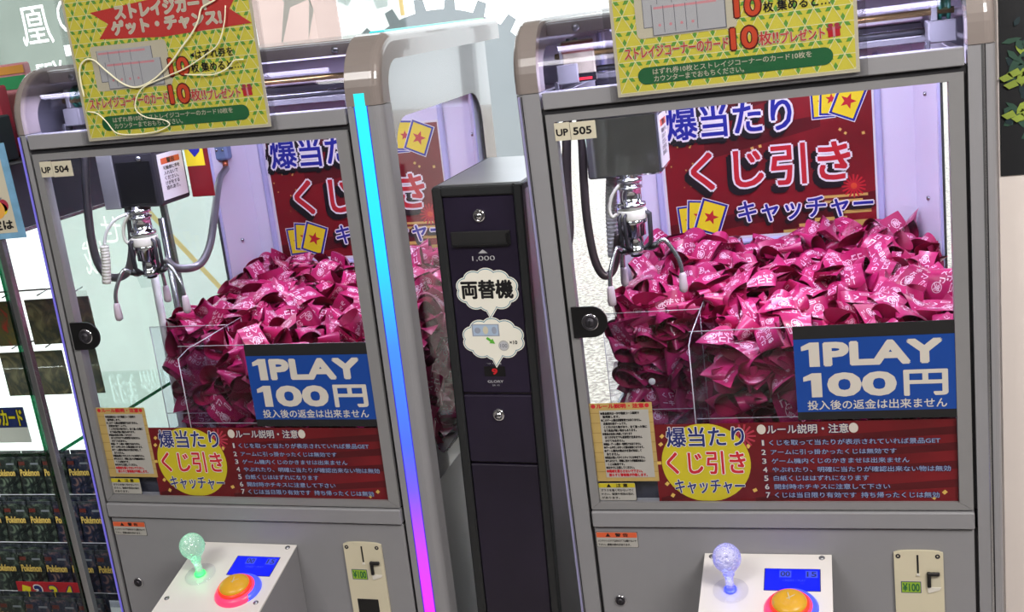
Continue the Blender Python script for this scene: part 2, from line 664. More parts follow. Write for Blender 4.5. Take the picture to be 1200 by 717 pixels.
def smooth(pts, n=6):
    """Catmull-Rom through pts"""
    P = [Vector(p) for p in pts]
    P = [P[0] * 2 - P[1]] + P + [P[-1] * 2 - P[-2]]
    out = []
    for i in range(1, len(P) - 2):
        for j in range(n):
            t = j / n
            a, b, c, d = P[i - 1], P[i], P[i + 1], P[i + 2]
            out.append(0.5 * ((2 * b) + (c - a) * t + (2 * a - 5 * b + 4 * c - d) * t * t + (3 * b - a - 3 * c + d) * t ** 3))
    out.append(P[-2])
    return out

# ------------------------------------------------------------------ the room
YW = 2.2            # shop window
b = MB(); b.box((-3.6, -3.2, FLOOR - .1), (2.2, YW + .05, FLOOR), 'floor'); structure('floor', b)
b = MB(); b.box((-9, YW + .06, FLOOR - .12), (8, 16, FLOOR - .01), 'pavement'); structure('pavement', b)
b = MB(); b.box((-3.7, -3.2, 1.95), (2.3, YW + .1, 2.05), 'ceil'); structure('ceiling', b)
b = MB(); b.box((-3.7, -3.2, FLOOR), (-3.6, YW + .1, 1.95), 'wallroom'); structure('wall_left', b)
b = MB(); b.box((-3.7, -3.3, FLOOR), (2.3, -3.2, 1.95), 'wallroom'); structure('wall_front', b)
b = MB(); b.box((2.2, -3.2, FLOOR), (2.3, YW + .1, 1.95), 'wallroom'); structure('wall_right', b)
b = MB(); b.box((0.598, 0.10, FLOOR), (2.19, 0.24, 1.94), 'wallwhite', .004); structure('wall_side', b)
# shop window: frame and panes
b = MB()
for x in (-3.55, -2.78, 0.25, 1.2, 2.15):
    b.box((x - .025, YW, FLOOR), (x + .025, YW + .05, 1.95), 'alu', .004)
b.box((-3.6, YW, FLOOR), (2.2, YW + .05, FLOOR + .08), 'alu', .004)
b.box((-3.6, YW, 1.87), (2.2, YW + .05, 1.95), 'alu', .004)
win = structure('window_1', b)
b = MB(); b.box((-3.58, YW + .02, FLOOR + .08), (2.18, YW + .028, 1.87), 'glass')
structure('pane', b, win)

# ------------------------------------------------------------------ frames of the two machines
FR = Matrix()
c0 = Vector((0.275, 0, 0.6084 / 2))
rv = Vector((0.0007, 0.0252, 0.0072))
FL = (Matrix.Translation(c0 + Vector((-0.8505, -0.0208, 0.0179))) @ Quaternion(rv.normalized(), rv.length).to_matrix().to_4x4()
      @ Matrix.Translation(-c0))
BASE = Vector((0.275, 0.33, FLOOR))

# ------------------------------------------------------------------ claw machine
H = 0.6084
DEP = 0.665

def post_profile():
    """(y, z, normal) stations of a side post: up the front, round the top, along the roof"""
    st = [(0.0, FLOOR + .035, (-1, 0))]
    for z in (-0.4, -0.1, 0.2, 0.45, 0.6, 0.652):
        st.append((0.0, z, (-1, 0)))
    cy, cz, r = 0.082, 0.656, 0.082
    for i in range(1, 13):
        a = math.radians(90 * i / 12)
        st.append((cy - r * math.cos(a), cz + r * math.sin(a), (-math.cos(a), math.sin(a))))
    for y in (0.2, 0.4, 0.6, DEP):
        st.append((y, cz + r, (0, 1)))
    return st

PROF = post_profile()

def post(xi, xo, key, st, proud=0.0, thick=0.04, rr=0.014):
    """loft a post from inner edge xi to outer edge xo (outer edge rounded)"""
    sgn = 1 if xo > xi else -1
    sec = [(xi, 0.0)]
    xr = xo - sgn * rr
    for i in range(7):
        a = math.radians(90 * i / 6)
        sec.append((xr + sgn * rr * math.sin(a), rr * (1 - math.cos(a))))
    sec += [(xo, thick), (xi, thick)]
    vs, fs = [], []
    n = len(sec)
    for y, z, (ny, nz) in st:
        for x, d in sec:
            d -= proud
            vs.append((x, y - ny * d, z - nz * d))
    for i in range(len(st) - 1):
        for j in range(n):
            q = (i * n + j, i * n + (j + 1) % n, (i + 1) * n + (j + 1) % n, (i + 1) * n + j)
            fs.append(q if sgn > 0 else q[::-1])
    a = tuple(range(n)); c = tuple((len(st) - 1) * n + j for j in range(n))
    fs += [a[::-1] if sgn > 0 else a, c if sgn > 0 else c[::-1]]
    mb = MB()
    mb.add(vs, fs, key)
    # smooth only the arc
    return mb

def rounded(x0, z0, x1, z1, r, n=6):
    p = []
    for cx, cz, a0 in ((x1 - r, z0 + r, -90), (x1 - r, z1 - r, 0), (x0 + r, z1 - r, 90), (x0 + r, z0 + r, 180)):
        for i in range(n + 1):
            a = math.radians(a0 + 90 * i / n)
            p.append((cx + r * math.cos(a), cz + r * math.sin(a)))
    return p

def holed(outer, inner):
    """quad strip between two loops with equal counts"""
    n = len(outer)
    return [(i, (i + 1) % n, n + (i + 1) % n, n + i) for i in range(n)]

def screw(mb, c, axis, r=0.004):
    mb.lathe(c, axis, [(r, -0.001), (r, .0008), (r * .7, .0018), (r * .2, .0022), (0, .0014)], 'steel', 14)

BTN = (.0758, .1306)
SL = 0.25           # slope of the control panel lid

def lid(x, y, up=0.0):
    return (x, y + up * -0.24, -0.0715 + SL * y + up * 0.97)

LIDN = Vector((0, -0.24, 0.97)).normalized()

def machine(F, cfg):
    root = thing('claw_machine', cfg['label'], 'arcade machine', BASE, F, 'claw machines')
    xl, xr = cfg['xl'], cfg['xr']
    P = lambda name, mb, parent=root, label=None: part(name, mb, parent, label)
    # --- lower cabinet
    b = MB()
    b.box((-.022, .03, FLOOR + .03), (.572, .665, -.004), 'cab', .003)
    for x in (.03, .52):
        for y in (.08, .6):
            b.lathe((x, y, FLOOR), (0, 0, 1), [(.02, cfg['foot']), (.02, .012), (.008, .014), (.008, .04)], 'black', 14)
    P('cabinet', b)
    b = MB()
    b.box((.001, .0, FLOOR + .06), (.549, .032, -.0300), 'cab', .0015)
    b.box((-.004, .006, FLOOR + .05), (.554, .034, -.0292), 'gap')
    P('lower_panel', b)
    b = MB(); b.box((.0005, -.006, -.0276), (.5495, .03, -.0016), 'cab', .0018); P('ledge', b)
    # --- lock low on the panel
    b = MB()
    b.lathe((.0296, 0.0, -.1563), (0, -1, 0), [(.0085, -.002), (.0085, .002), (.0072, .0035), (.0045, .0035), (.0045, .0022), (.004, .0022), (.004, .005), (.001, .005)], 'darkmetal', 22)
    b.lathe((.0296, 0.0, -.1563), (0, -1, 0), [(.0092, -.001), (.0092, .0018), (.0084, .0024)], 'chrome', 22)
    b.box((.0289, -.0056, -.1590), (.0303, -.0044, -.1536), 'black')
    P('panel_lock', b)
    # --- posts
    low = [s for s in PROF if s[1] <= .61 and s[0] == 0.0] + [(0.0, .6385, (-1, 0))]
    top = [(0.0, .6395, (-1, 0))] + [s for s in PROF if s[1] > .645]
    for xi, xo in ((-.0042, xl), (.5542, xr)):
        b = post(xi, xo, 'cab', low, 0.0)
        if xo == xr and not cfg['led']:
            b.box((.5700, -.0010, FLOOR + .04), (.5738, .004, .640), 'steel', .0008)
            b.box((.5738, -.0004, FLOOR + .04), (.5752, .004, .640), 'gap')
        if xo == xl:
            b.box((xl + .009, .0000, FLOOR + .04), (xl + .0105, .006, .636), 'gap')
            b.box((xl + .004, -.0000, FLOOR + .04), (xl + .0070, .007, .636), cfg['side'])
        P('front_post', b)
        b = post(xi, xo, 'cap', top, 0.0012)
        for i in range(len(b.s)):
            b.s[i] = False
        P('post_cap', b)
    if cfg['led']:
        b = MB()
        b.box((.5660, -.0014, FLOOR + .04), (.5845, .006, .6585), 'led_front', .0012)
        b.box((.5648, -.0006, FLOOR + .04), (.5660, .006, .6585), 'led_edge')
        b.box((.5845, -.0006, FLOOR + .04), (.5857, .006, .6585), 'led_edge')
        P('led_strip', b, label='colour changing light strip up the right post')
        b = MB(); b.box((.562, .10, .7355), (.588, .640, .7415), 'led_top', .002)
        P('led_strip', b, label='cyan to green light strip along the roof edge')
    # --- roof and hood
    b = MB()
    b.box((-.024, .085, .7285), (.574, .665, .7345), 'cap', .001)
    b.box((-.004, .085, .712), (.554, .098, .7285), 'cap', .001)
    for x in (.04, .275, .51):
        b.lathe((x, .085, .720), (0, -1, 0), [(.006, -.001), (.006, .001), (.002, .002)], 'steel', 14)
    P('roof', b)
    b = MB()
    vs, fs = [], []
    st = [s for s in PROF if s[1] > .64 and s[0] < .09]
    st = [(0.0, .6385, (-1, 0))] + st
    for y, z, (ny, nz) in st:
        for d in (.004, .007):
            vs += [(-.002, y - ny * d, z - nz * d), (.552, y - ny * d, z - nz * d)]
    for i in range(len(st) - 1):
        a = i * 4
        fs += [(a, a + 1, a + 5, a + 4), (a + 2, a + 6, a + 7, a + 3)]
    b.add(vs, fs, 'hood', True)
    P('hood', b, label='clear curved hood')
    b = MB()
    b.box((0, -.0025, .6148), (.55, .022, .6384), 'cab', .0012)
    b.box((-.003, .004, .604), (.553, .02, .616), 'gap')
    P('header_rail', b)
    # --- door: mitred frame, glass
    b = MB()
    o = [(.0012, .0008), (.5488, .0008), (.5488, H - .0012), (.0012, H - .0012)]
    i_ = [(.0140, .0122), (.5305, .0122), (.5305, H - .0118), (.0140, H - .0118)]
    g = .0003
    sh = [(0, g), (-g, 0), (0, -g), (g, 0)]
    for k in range(4):
        j = (k + 1) % 4
        q = [o[k], o[j], i_[j], i_[k]]
        if k in (0, 2):
            q = [(q[0][0] + g, q[0][1]), (q[1][0] - g, q[1][1]), (q[2][0] - g, q[2][1]), (q[3][0] + g, q[3][1])]
        else:
            s = 1 if k == 1 else -1
            q = [(q[0][0], q[0][1] + g * s), (q[1][0], q[1][1] - g * s), (q[2][0], q[2][1] - g * s), (q[3][0], q[3][1] + g * s)]
        b.prism(q, -.0015, .016, 'frame')
    for x0, x1 in ((-.004, .0006), (.5494, .554)):
        b.box((x0, .006, -.002), (x1, .02, .614), 'gap')
    b.box((-.004, .006, -.0016), (.554, .02, .0004), 'gap')
    P('door_frame', b)
    b = MB(); b.box((.010, .0045, .008), (.534, .0075, H - .008), 'glass'); P('door_glass', b)
    # --- black key lock on the door
    b = MB()
    cx, cz = .0350, .3030
    pts = [(.006, cz - .0235)] + [(cx + .0235 * math.cos(a), cz + .0235 * math.sin(a)) for a in [math.radians(-90 + 12 * i) for i in range(16)]] + [(.006, cz + .0235)]
    b.prism(pts, -.0052, -.0016, 'black')
    lk = P('door_lock', b)
    b = MB()
    b.lathe((cx - .002, -.0052, cz), (0, -1, 0), [(.0115, 0), (.0115, .003), (.0095, .0045), (.0088, .0035), (.0060, .0035), (.0060, .006), (.0030, .0068), (.001, .0068)], 'darkmetal', 24)
    b.lathe((cx - .002, -.0052, cz), (0, -1, 0), [(.0125, 0), (.0128, .0012), (.0112, .0016)], 'chrome', 24)
    b.box((cx - .0026, -.0124, cz - .004), (cx - .0014, -.0118, cz + .004), 'black')
    P('key_cylinder', b, lk)
    # --- side panels with rounded clear windows
    for x0, x1 in ((.572, .577), (-.027, -.022)):
        b = MB()
        y0, y1, z0, z1 = (.118, .590, .026, .606) if x0 > 0 else (.045, .560, .026, .606)
        inn = rounded(y0, z0, y1, z1, .055)
        oy0, oy1, oz0, oz1 = .030, .662, -.003, .703
        out = []
        cyc, czc = (y0 + y1) / 2, (z0 + z1) / 2
        for u, v in inn:
            du, dv = u - cyc, v - czc
            t = min((oy1 - cyc) / du if du > 1e-9 else (oy0 - cyc) / du if du < -1e-9 else 1e9,
                    (oz1 - czc) / dv if dv > 1e-9 else (oz0 - czc) / dv if dv < -1e-9 else 1e9)
            out.append((cyc + du * t, czc + dv * t))
        # snap the nearest loop points onto the corners
        for cu, cv in ((oy0, oz0), (oy1, oz0), (oy1, oz1), (oy0, oz1)):
            k = min(range(len(out)), key=lambda q: (out[q][0] - cu) ** 2 + (out[q][1] - cv) ** 2)
            out[k] = (cu, cv)
        n = len(inn)
        fr = holed(out, inn)
        for xx in (x0, x1):
            b.add([(xx, u, v) for u, v in out] + [(xx, u, v) for u, v in inn], fr if xx == x1 else [f[::-1] for f in fr], 'sideprint')
        for loop in (out, inn):
            b.add([(x0, u, v) for u, v in loop] + [(x1, u, v) for u, v in loop],
                  [(i, (i + 1) % n, n + (i + 1) % n, n + i) for i in range(n)], 'sideprint')
        sp = P('side_panel', b)
        b = MB()
        b.box(((x0 + x1) / 2 - .0012, y0 - .01, z0 - .01), ((x0 + x1) / 2 + .0012, y1 + .01, z1 + .01), 'sideglass')
        P('side_window', b, sp)
    # top side rails
    for x0, x1 in ((.560, .590), (-.034, -.016)):
        b = MB()
        b.box((x0, .09, .704), (x1, .662, .7365), 'cap', .004)
        P('roof_rail', b)
    # --- inside: deck, back wall with a raised border, angled corner panels
    b = MB(); b.box((-.02, .02, -.004), (.57, .662, .0), 'backwall'); P('deck', b)
    b = MB()
    b.box((-.022, .655, .0), (.572, .664, .712), 'backwall', .001)
    px0, px1, pz0, pz1 = .046, .475, .256, .60
    for lo, hi in (((px0, .648, pz0), (px0 + .012, .656, pz1)), ((px1 - .012, .648, pz0), (px1, .656, pz1)), ((px0, .648, pz0), (px1, .656, pz0 + .010))):
        b.box(lo, hi, 'backtrim', .003)
    P('back_wall', b)
    for s in (0, 1):
        b = MB()
        q = [(.012, .656), (-.020, .562), (-.022, .562), (-.022, .656)] if s == 0 else [(.536, .656), (.568, .562), (.570, .562), (.570, .656)]
        b.prism(q, .0, .708, 'backtrim', 'xy')
        q2 = [(q[0][0] - (.003 if s == 0 else -.003), .6555), (q[1][0], .5675), (q[1][0] + (.004 if s == 0 else -.004), .5660), (q[0][0] + (.004 if s == 0 else -.004), .6530)]
        b.prism(q2, .004, .70, 'backwall', 'xy')
        for z in (.33, .52):
            b.lathe(((q[0][0] + q[1][0]) / 2, .606, z), (.95 if s == 0 else -.95, -.3, 0), [(.004, 0), (.004, .006), (.001, .007)], 'steel', 12)
        P('corner_panel', b)
    b = MB()
    b.box((.010, .024, .001), (.560, .028, .11), 'innerdark')
    P('inner_panel', b)
    # --- clear chute walls and front barrier
    def sheet(quad_yz, x0, x1):
        bb = MB()
        bb.prism(quad_yz, x0, x1, 'acrylic', 'yz')
        n = len(quad_yz)
        for k in range(n):
            p, q = quad_yz[k], quad_yz[(k + 1) % n]
            bb.tube([((x0 + x1) / 2, p[0], p[1]), ((x0 + x1) / 2, q[0], q[1])], .0008, 'acrylic_edge', 6)
        return bb
    b = MB()
    b.box((.002, .213, .002), (.165, .216, .252), 'acrylic')
    if cfg['num'] == '505':
        b.lathe((BTN[0], .213, BTN[1]), (0, -1, 0), [(.0058, -.0005), (.0058, .0008), (.0045, .0014)], 'white', 20)
    for p, q in (((.002, .2145, .252), (.165, .2145, .252)), ((.002, .2145, .08), (.165, .2145, .08)), ((.165, .2145, .002), (.165, .2145, .252)), ((.002, .2145, .002), (.002, .2145, .252))):
        b.tube([p, q], .0007, 'acrylic_edge', 6)
    P('chute_wall', b)
    b = sheet([(.042, .004), (.042, .245), (.075, .252), (.262, .252), (.262, .004)], .1650, .1680)
    P('chute_wall', b)
    b = MB()
    b.box((.168, .044, .002), (.560, .047, .266), 'acrylic')
    for p, q in (((.168, .0455, .266), (.56, .0455, .266)), ((.168, .0455, .128), (.56, .0455, .128))):
        b.tube([p, q], .0008, 'acrylic_edge', 6)
    P('front_barrier', b)
    # --- lamp bar under the roof
    b = MB()
    b.box((.02, .395, .704), (.53, .430, .7120), 'backwall', .002)
    b.box((.03, .400, .7010), (.52, .425, .7045), 'led_white', .001)
    P('light_bar', b)
    for yy, en in ((.034, cfg['watts'] * .85), (.38, cfg['watts'] * .9)):
        l = lamp('interior_lamp', 'AREA', (0, 0, 0), en, (0.76, 0.73, 1.0), .50, .05)
        l.matrix_world = F @ Matrix.Translation((.275, yy, .698))
    # --- gantry: rods, motor blocks
    b = MB()
    b.tube([(.0, .105, .681), (.55, .105, .681)], .0045, 'brass', 12)
    b.tube([(.0, .155, .655), (.55, .155, .655)], .0045, 'steel', 12)
    b.box((.0, .145, .640), (.55, .172, .648), 'grey_plate', .001)
    b.box((.005, .58, .612), (.545, .61, .648), 'darkmetal', .002)
    b.box((.005, .56, .652), (.545, .60, .664), 'white', .002)
    for x in (-.012, .548):
        b.box((x, .06, .610), (x + .014, .63, .628), 'grey_plate', .001)
    gan = P('gantry', b)
    for s in (0, 1):
        b = MB()
        x0, x1 = (.516, .548) if s else (.002, .030)
        b.box((x0, .094, .640), (x1 + .004, .150, .669), 'grey_plate', .0015)
        b.box((x0 + .005, .100, .669), (x0 + .013, .140, .700), 'grey_plate', .001)
        b.lathe(((x0 + .016), .12, .686), (1, 0, 0), [(.008, -.002), (.019, -.001), (.019, .003), (.014, .004), (.014, .009), (.019, .010), (.019, .014), (.006, .015)], 'green_ring', 22)
        b.box((x0 - .004, .09, .628), (x0 + .002, .11, .645), 'steel', .001)
        P('motor', b, gan)
    # --- carriage: mirror box with a paper note on its right side
    b = MB()
    b.box((.026, .120, .492), (.139, .214, .585), 'chrome' if cfg['mirror'] else 'darkmetal', .003)
    b.box((.022, .118, .585), (.143, .216, .600), 'grey_plate', .002)
    b.box((.050, .130, .600), (.115, .205, .640), 'darkmetal', .002)
    if not cfg['mirror']:
        b.box((.064, .1185, .498), (.131, .1200, .571), 'black', .001)
        b.box((.030, .1170, .492), (.060, .1215, .585), 'grey_plate', .001)
        b.lathe((.112, .1185, .575), (0, -1, 0), [(.005, 0), (.005, .002), (.001, .003)], 'steel', 12)
    car = P('carriage', b)
    b = MB()
    b.box((.1391, .130, .500), (.1402, .206, .578), 'p_white')
    b.box((.1402, .138, .560), (.1404, .196, .570), 'warn_orange')
    b.M = Matrix.Translation((.1406, .168, .53)) @ Matrix.Rotation(math.radians(90), 4, 'Z')
    b.text('警告', (-.012, .0305, .012, .0395), 0, 'p_black', .02)
    for k, s in enumerate(('可動部に手を', '入れないで', 'ください。', 'けがをする', '恐れあり。')):
        b.text(s, (-.026, .020 - k * .0085, -.026 + .0085 * len(s), .0265 - k * .0085), 0, 'p_black', .03)
    b.M = None
    P('note', b, car)
    b = MB()                                                 # prize packet lying on the carriage
    if cfg['mirror']:
        b.box((.012, .098, .642), (.060, .104, .702), 'chrome_pack', .002)
        b.box((.012, .0975, .684), (.060, .0985, .700), 'h_brown')
        b.box((.012, .0972, .642), (.060, .0985, .654), 'black')
        b.box((.020, .0970, .644), (.054, .0975, .648), 'p_red')
    else:
        b.box((.1415, .214, .490), (.186, .217, .60), 'p_maroon', .001)
        b.box((.1420, .2130, .545), (.178, .2139, .60), 'p_yellow')
        b.flat([(.150, .575), (.160, .560), (.172, .570), (.176, .60), (.156, .60)], .2125, 'p_blue')
    P('display_card', b, car)
    # --- claw
    X, Y = .0865, .130
    b = MB()
    b.lathe((X, Y, 0), (0, 0, 1), [(.016, .372), (.016, .380), (.013, .382), (.013, .398), (.018, .400), (.018, .418), (.021, .420), (.021, .425), (.017, .427), (.017, .430)], 'chrome', 26)
    b.lathe((X, Y, 0), (0, 0, 1), [(.022, .4255), (.0225, .427), (.0225, .439), (.022, .4405)], 'offwhite', 26)
    b.lathe((X, Y, 0), (0, 0, 1), [(.017, .440), (.017, .444), (.022, .445), (.022, .450), (.0165, .451), (.0165, .472), (.019, .473), (.019, .4765), (.0155, .477), (.0155, .482), (.020, .483), (.020, .489), (.014, .490), (.014, .494)], 'chrome', 26)
    b.lathe((X, Y, 0), (0, 0, 1), [(.006, .366), (.009, .367), (.009, .373)], 'darkmetal', 18)
    b.tube(smooth([(X - .012, Y - .012, .482), (X - .026, Y - .012, .466), (X - .033, Y - .01, .445), (X - .030, Y - .008, .432), (X - .022, Y - .006, .436)], 5), .0028, 'offwhite', 8)
    claw = P('claw', b)
    for th in cfg['arms']:
        b = MB()
        a = math.radians(th)
        d = Vector((math.cos(a), math.sin(a), 0))
        q = lambda r, z: Vector((X, Y, z)) + d * r
        side = Vector((-d.y, d.x, 0))
        for s in (-1, 1):
            b.tube([q(.020, .437) + side * .005 * s, q(.026, .432) + side * .005 * s, q(.025, .388) + side * .005 * s, q(.014, .378) + side * .005 * s], [.0022, .003, .003, .003], 'darkmetal', 8)
        b.tube(smooth([q(.012, .379), q(.026, .377), q(.036, .386), q(.045, .389), q(.055, .376), q(.066, .352), q(.068, .325)], 5), .0034, 'steel' , 10)
        b.tube([q(.020, .3785), q(.034, .383)], [.0052, .0052], 'black', 10)
        arm = P('claw_arm', b, claw)
    for th in cfg['arms']:
        b = MB()
        a = math.radians(th)
        d = Vector((math.cos(a), math.sin(a), 0))
        q = lambda r, z: Vector((X, Y, z)) + d * r
        b.tube([q(.0675, .336), q(.068, .332), q(.068, .312), q(.0675, .306), q(.067, .304)], [.0036, .0056, .0068, .0060, .002], 'tip', 12)
        P('claw_tip', b, claw)
    # --- hoses
    for k, (pts, r, key) in enumerate(cfg['hoses']):
        b = MB()
        if key == 'duct' or key == 'offwhite':
            ln = sum((Vector(pts[i + 1]) - Vector(pts[i])).length for i in range(len(pts) - 1))
            ribs = int(ln / .0052)
            pp = smooth(pts, max(4, ribs * 4 // (len(pts) - 1)))
            b.tube(pp, [r * (.93 + .07 * math.sin(i * math.pi / 2)) for i in range(len(pp))], key, 14)
        else:
            b.tube(smooth(pts, 8), r, key, 12)
        P('hose', b)
    if cfg['bracket']:
        b = MB()
        b.box((-.016, .575, .508), (.014, .600, .545), 'blue_bracket', .004)
        b.tube([(.0, .59, .508), (.0, .585, .488)], .006, 'copper', 10)
        for x in (-.008, .006):
            b.lathe((x, .575, .530), (0, -1, 0), [(.003, 0), (.003, .002), (.001, .002)], 'steel', 10)
        P('hose_bracket', b)
        b = MB()
        b.tube([(-.006, .268, .0), (-.006, .272, .44)], .0075, 'white', 16)
        b.tube([(.010, .30, .0), (.010, .304, .44)], .006, 'steel', 14)
        P('guide_pole', b)
    # --- control panel (slanted lid)
    b = MB()
    x0, x1 = .1685, .3535
    ys = (-.001, -.160)
    zz = lambda y: -.0715 + SL * y
    b.prism([(ys[0], -.080), (ys[0], zz(ys[0]) - .002), (ys[1] - .001, zz(ys[1]) - .002), (ys[1] - .001, -.255), (ys[0], -.285)], x0 + .004, x1 - .001, 'cab', 'yz')
    b.prism([(ys[0], zz(ys[0]) - .002), (ys[0], zz(ys[0])), (ys[1] - .0035, zz(ys[1]) - .0004), (ys[1] - .006, zz(ys[1]) - .003), (ys[1] - .006, zz(ys[1]) - .018), (ys[1] - .003, zz(ys[1]) - .018), (ys[1] - .003, zz(ys[1]) - .004)], x0, x1, 'panelwhite', 'yz')
    for x in (.1795, .3395):
        for y in (-.008, -.131):
            screw(b, lid(x, y), LIDN, .0045)
    con = P('control_panel', b)
    R4 = Matrix.Rotation(math.atan(SL) - math.pi / 2, 4, 'X')       # turns a -y facing print up onto the lid
    b = MB()
    b.M = Matrix.Translation(lid(.2975, -.053, .0006)) @ R4
    b.rect(-.0380, -.0215, .0385, .0215, 0, 'lcd')
    b.rect(-.0395, -.0228, .0400, .0228, .0003, 'p_navy')
    b.rect(-.018, .004, -.001, .018, -.0003, 'lcd_text')
    b.rect(.019, .004, .036, .018, -.0003, 'lcd_text')
    b.text('00', (-.016, .006, -.003, .016), -.0006, 'p_navy', .02)
    b.text('15', (.021, .006, .034, .016), -.0006, 'p_navy', .02)
    b.text('CREDIT・PLAY', (-.013, -.004, .019, .000), -.0004, 'lcd_text', .0)
    b.M = None
    P('screen', b, con, 'lit blue display')
    b = MB()
    c = Vector(lid(.2955, -.110))
    b.lathe(c, LIDN, [(.036, -.001), (.036, .002), (.0335, .006), (.0300, .010)], 'btn_pink', 36)
    b.lathe(c + Vector((.004, .004, 0)), LIDN, [(.0355, -.001), (.0355, .002), (.0332, .0058), (.0298, .0095)], 'btn_blue', 36)
    b.lathe(c, LIDN, [(.0275, .008), (.0275, .0125), (.0265, .0145)], 'btn_red', 36)
    bt = P('push_button', b, con, 'glowing orange button')
    b = MB()
    b.lathe(c, LIDN, [(.0245, .013), (.0240, .0165), (.020, .0200), (.012, .0225), (.004, .0232), (0, .0232)], 'btn_top', 32)
    b.M = Matrix.Translation(c + LIDN * .0236) @ R4
    for rr, ang in ((.010, 35), (.010, 100)):
        a = math.radians(ang)
        dx, dz = rr * math.cos(a), rr * math.sin(a)
        nx, nz = -math.sin(a) * .0006, math.cos(a) * .0006
        b.flat([(-dx * .4 - nx, -dz * .4 - nz), (dx - nx, dz - nz), (dx + nx, dz + nz), (-dx * .4 + nx, -dz * .4 + nz)], 0, 'p_cream')
    b.M = None
    P('button_cap', b, bt)
    b = MB()
    jx = cfg['jx']
    jb = Vector(lid(.2115, -.0765))
    jd = Vector((jx, .0, 1)).normalized()
    b.lathe(jb, LIDN, [(.0255, 0), (.0255, .0012), (.0235, .0020), (.006, .0022)], 'acrylic', 32)
    b.lathe(jb, LIDN, [(.009, .0015), (.009, .004), (.004, .005)], cfg['glow'], 22)
    js = P('joystick', b, con)
    b = MB()
    b.lathe(jb, jd, [(.0062, .003), (.0058, .012), (.0058, .020), (.0066, .024)], cfg['crystal'], 18)
    b.lathe(jb, jd, [(.0064, .0235), (.0085, .0255), (.0085, .028), (.0078, .029)], cfg['crystal'], 18)
    pr = [(.0078, .029), (.0105, .032)]
    for i in range(15):
        a = math.radians(-48 + 138 * i / 14)
        pr.append((.0205 * math.cos(a), .0525 + .0215 * math.sin(a)))
    b.lathe(jb, jd, pr, cfg['crystal'], 26)
    P('joystick_knob', b, js, cfg['knob'])
    l = lamp('joystick_lamp', 'POINT', (0, 0, 0), .014, cfg['jcol'], .008)
    l.matrix_world = F @ Matrix.Translation(jb + jd * .022 + Vector((0, -.012, 0)))
    # --- coin slot
    b = MB()
    pts = [(.4397, -.192), (.5066, -.192), (.5066, -.0655), (.502, -.0640)] + [(.473 + .029 * math.cos(math.radians(a)), -.0640 + .0022 * math.sin(math.radians(a))) for a in range(20, 180, 20)] + [(.4442, -.0640), (.4397, -.0655)]
    b.prism(pts, -.0042, -.0003, 'coinface')
    b.box((.4706, -.0046, -.0975), (.4732, -.0040, -.0685), 'matteblack')
    b.prism([(.4706, -.0975), (.4732, -.0975), (.4745, -.101), (.4693, -.101)], -.0062, -.004, 'offwhite')
    b.prism([(.484, -.1195), (.5025, -.1195), (.5005, -.1235), (.4865, -.1285), (.4845, -.1275)], -.0058, -.004, 'offwhite')
    b.box((.4850, -.0045, -.1195), (.5020, -.0040, -.0945), 'p_cream')
    b.box((.4505, -.0050, -.192), (.4880, -.0040, -.1655), 'black', .001)
    for x in (.4455, .4990):
        b.lathe((x, -.0042, -.0705), (0, -1, 0), [(.0034, -.001), (.0034, .0006), (.0014, .0004), (.001, -.0006)], 'darkmetal', 14)
    cs = P('coin_slot', b)
    b = MB()
    b.box((.4838, -.0095, -.1000), (.5010, -.0050, -.0945), 'black', .001)
    b.box((.4838, -.0085, -.1190), (.4890, -.0045, -.0945), 'black', .001)
    P('return_lever', b, cs)
    b = MB()
    b.rect(.4480, -.1295, .4755, -.1110, -.0044, 'p_navy')
    b.rect(.4490, -.1285, .4745, -.1120, -.0046, 'lcd_green')
    b.text('¥100', (.4505, -.1265, .4730, -.1140), -.0048, 'h_pill', .03)
    P('price_label', b, cs)
    # --- small stickers belonging to the cabinet
    b = MB()
    y = -.0018
    b.box((.0125, -.0024, .5700), (.0345, -.0014, .5950), 'p_cream')
    b.box((.0352, -.0024, .5692), (.0715, -.0014, .5940), 'p_cream')
    b.text('UP', (.0150, .5770, .0315, .5860), -.0027, 'p_black', .045)
    b.text(cfg['num'], (.0395, .5765, .0650, .5865), -.0027, 'p_black', .045)
    P('number_plate', b)
    b = MB()
    b.flat(rounded(.0022, -.0640, .0680, -.0372, .002, 3), -.0004, 'p_black')
    b.flat(rounded(.0028, -.0634, .0674, -.0378, .002, 3), -.0007, 'p_paper')
    b.rect(.0034, -.0470, .0668, -.0384, -.0009, 'warn_orange')
    b.text('▲', (.0175, -.0456, .0255, -.0394), -.0011, 'p_black', 0)
    b.text('警 告', (.0330, -.0455, .0530, -.0397), -.0011, 'p_black', .03)
    b.text('メンテナンスドア以外のドアは開けないで', (.0050, -.0545, .0650, -.0505), -.0011, 'p_black', .02)
    b.text('下さい。感電の恐れがあります。', (.0050, -.0610, .0560, -.0570), -.0011, 'p_black', .02)
    P('warning_sticker', b, label='orange headed warning sticker')
    b = MB()
    b.flat(rounded(.0140, .0130, .0722, .0432, .002, 3), .0041, 'p_black')
    b.flat(rounded(.0146, .0136, .0716, .0426, .002, 3), .0039, 'p_paper')
    b.rect(.0150, .0350, .0712, .0422, .0037, 'warn_yellow')
    b.text('▲', (.0270, .0358, .0345, .0416), .0035, 'p_black', 0)
    b.text('注 意', (.0420, .0358, .0600, .0416), .0035, 'p_black', .03)
    for k, (s, w) in enumerate((('ガラスを強く叩かないでく', .050), ('ださい。破損や怪我の恐れ', .050), ('があります。', .028))):
        b.text(s, (.0180, .0286 - k * .0062, .0180 + w, .0328 - k * .0062), .0035, 'p_black', .02)
    P('warning_sticker', b, label='yellow headed caution sticker')
    return root

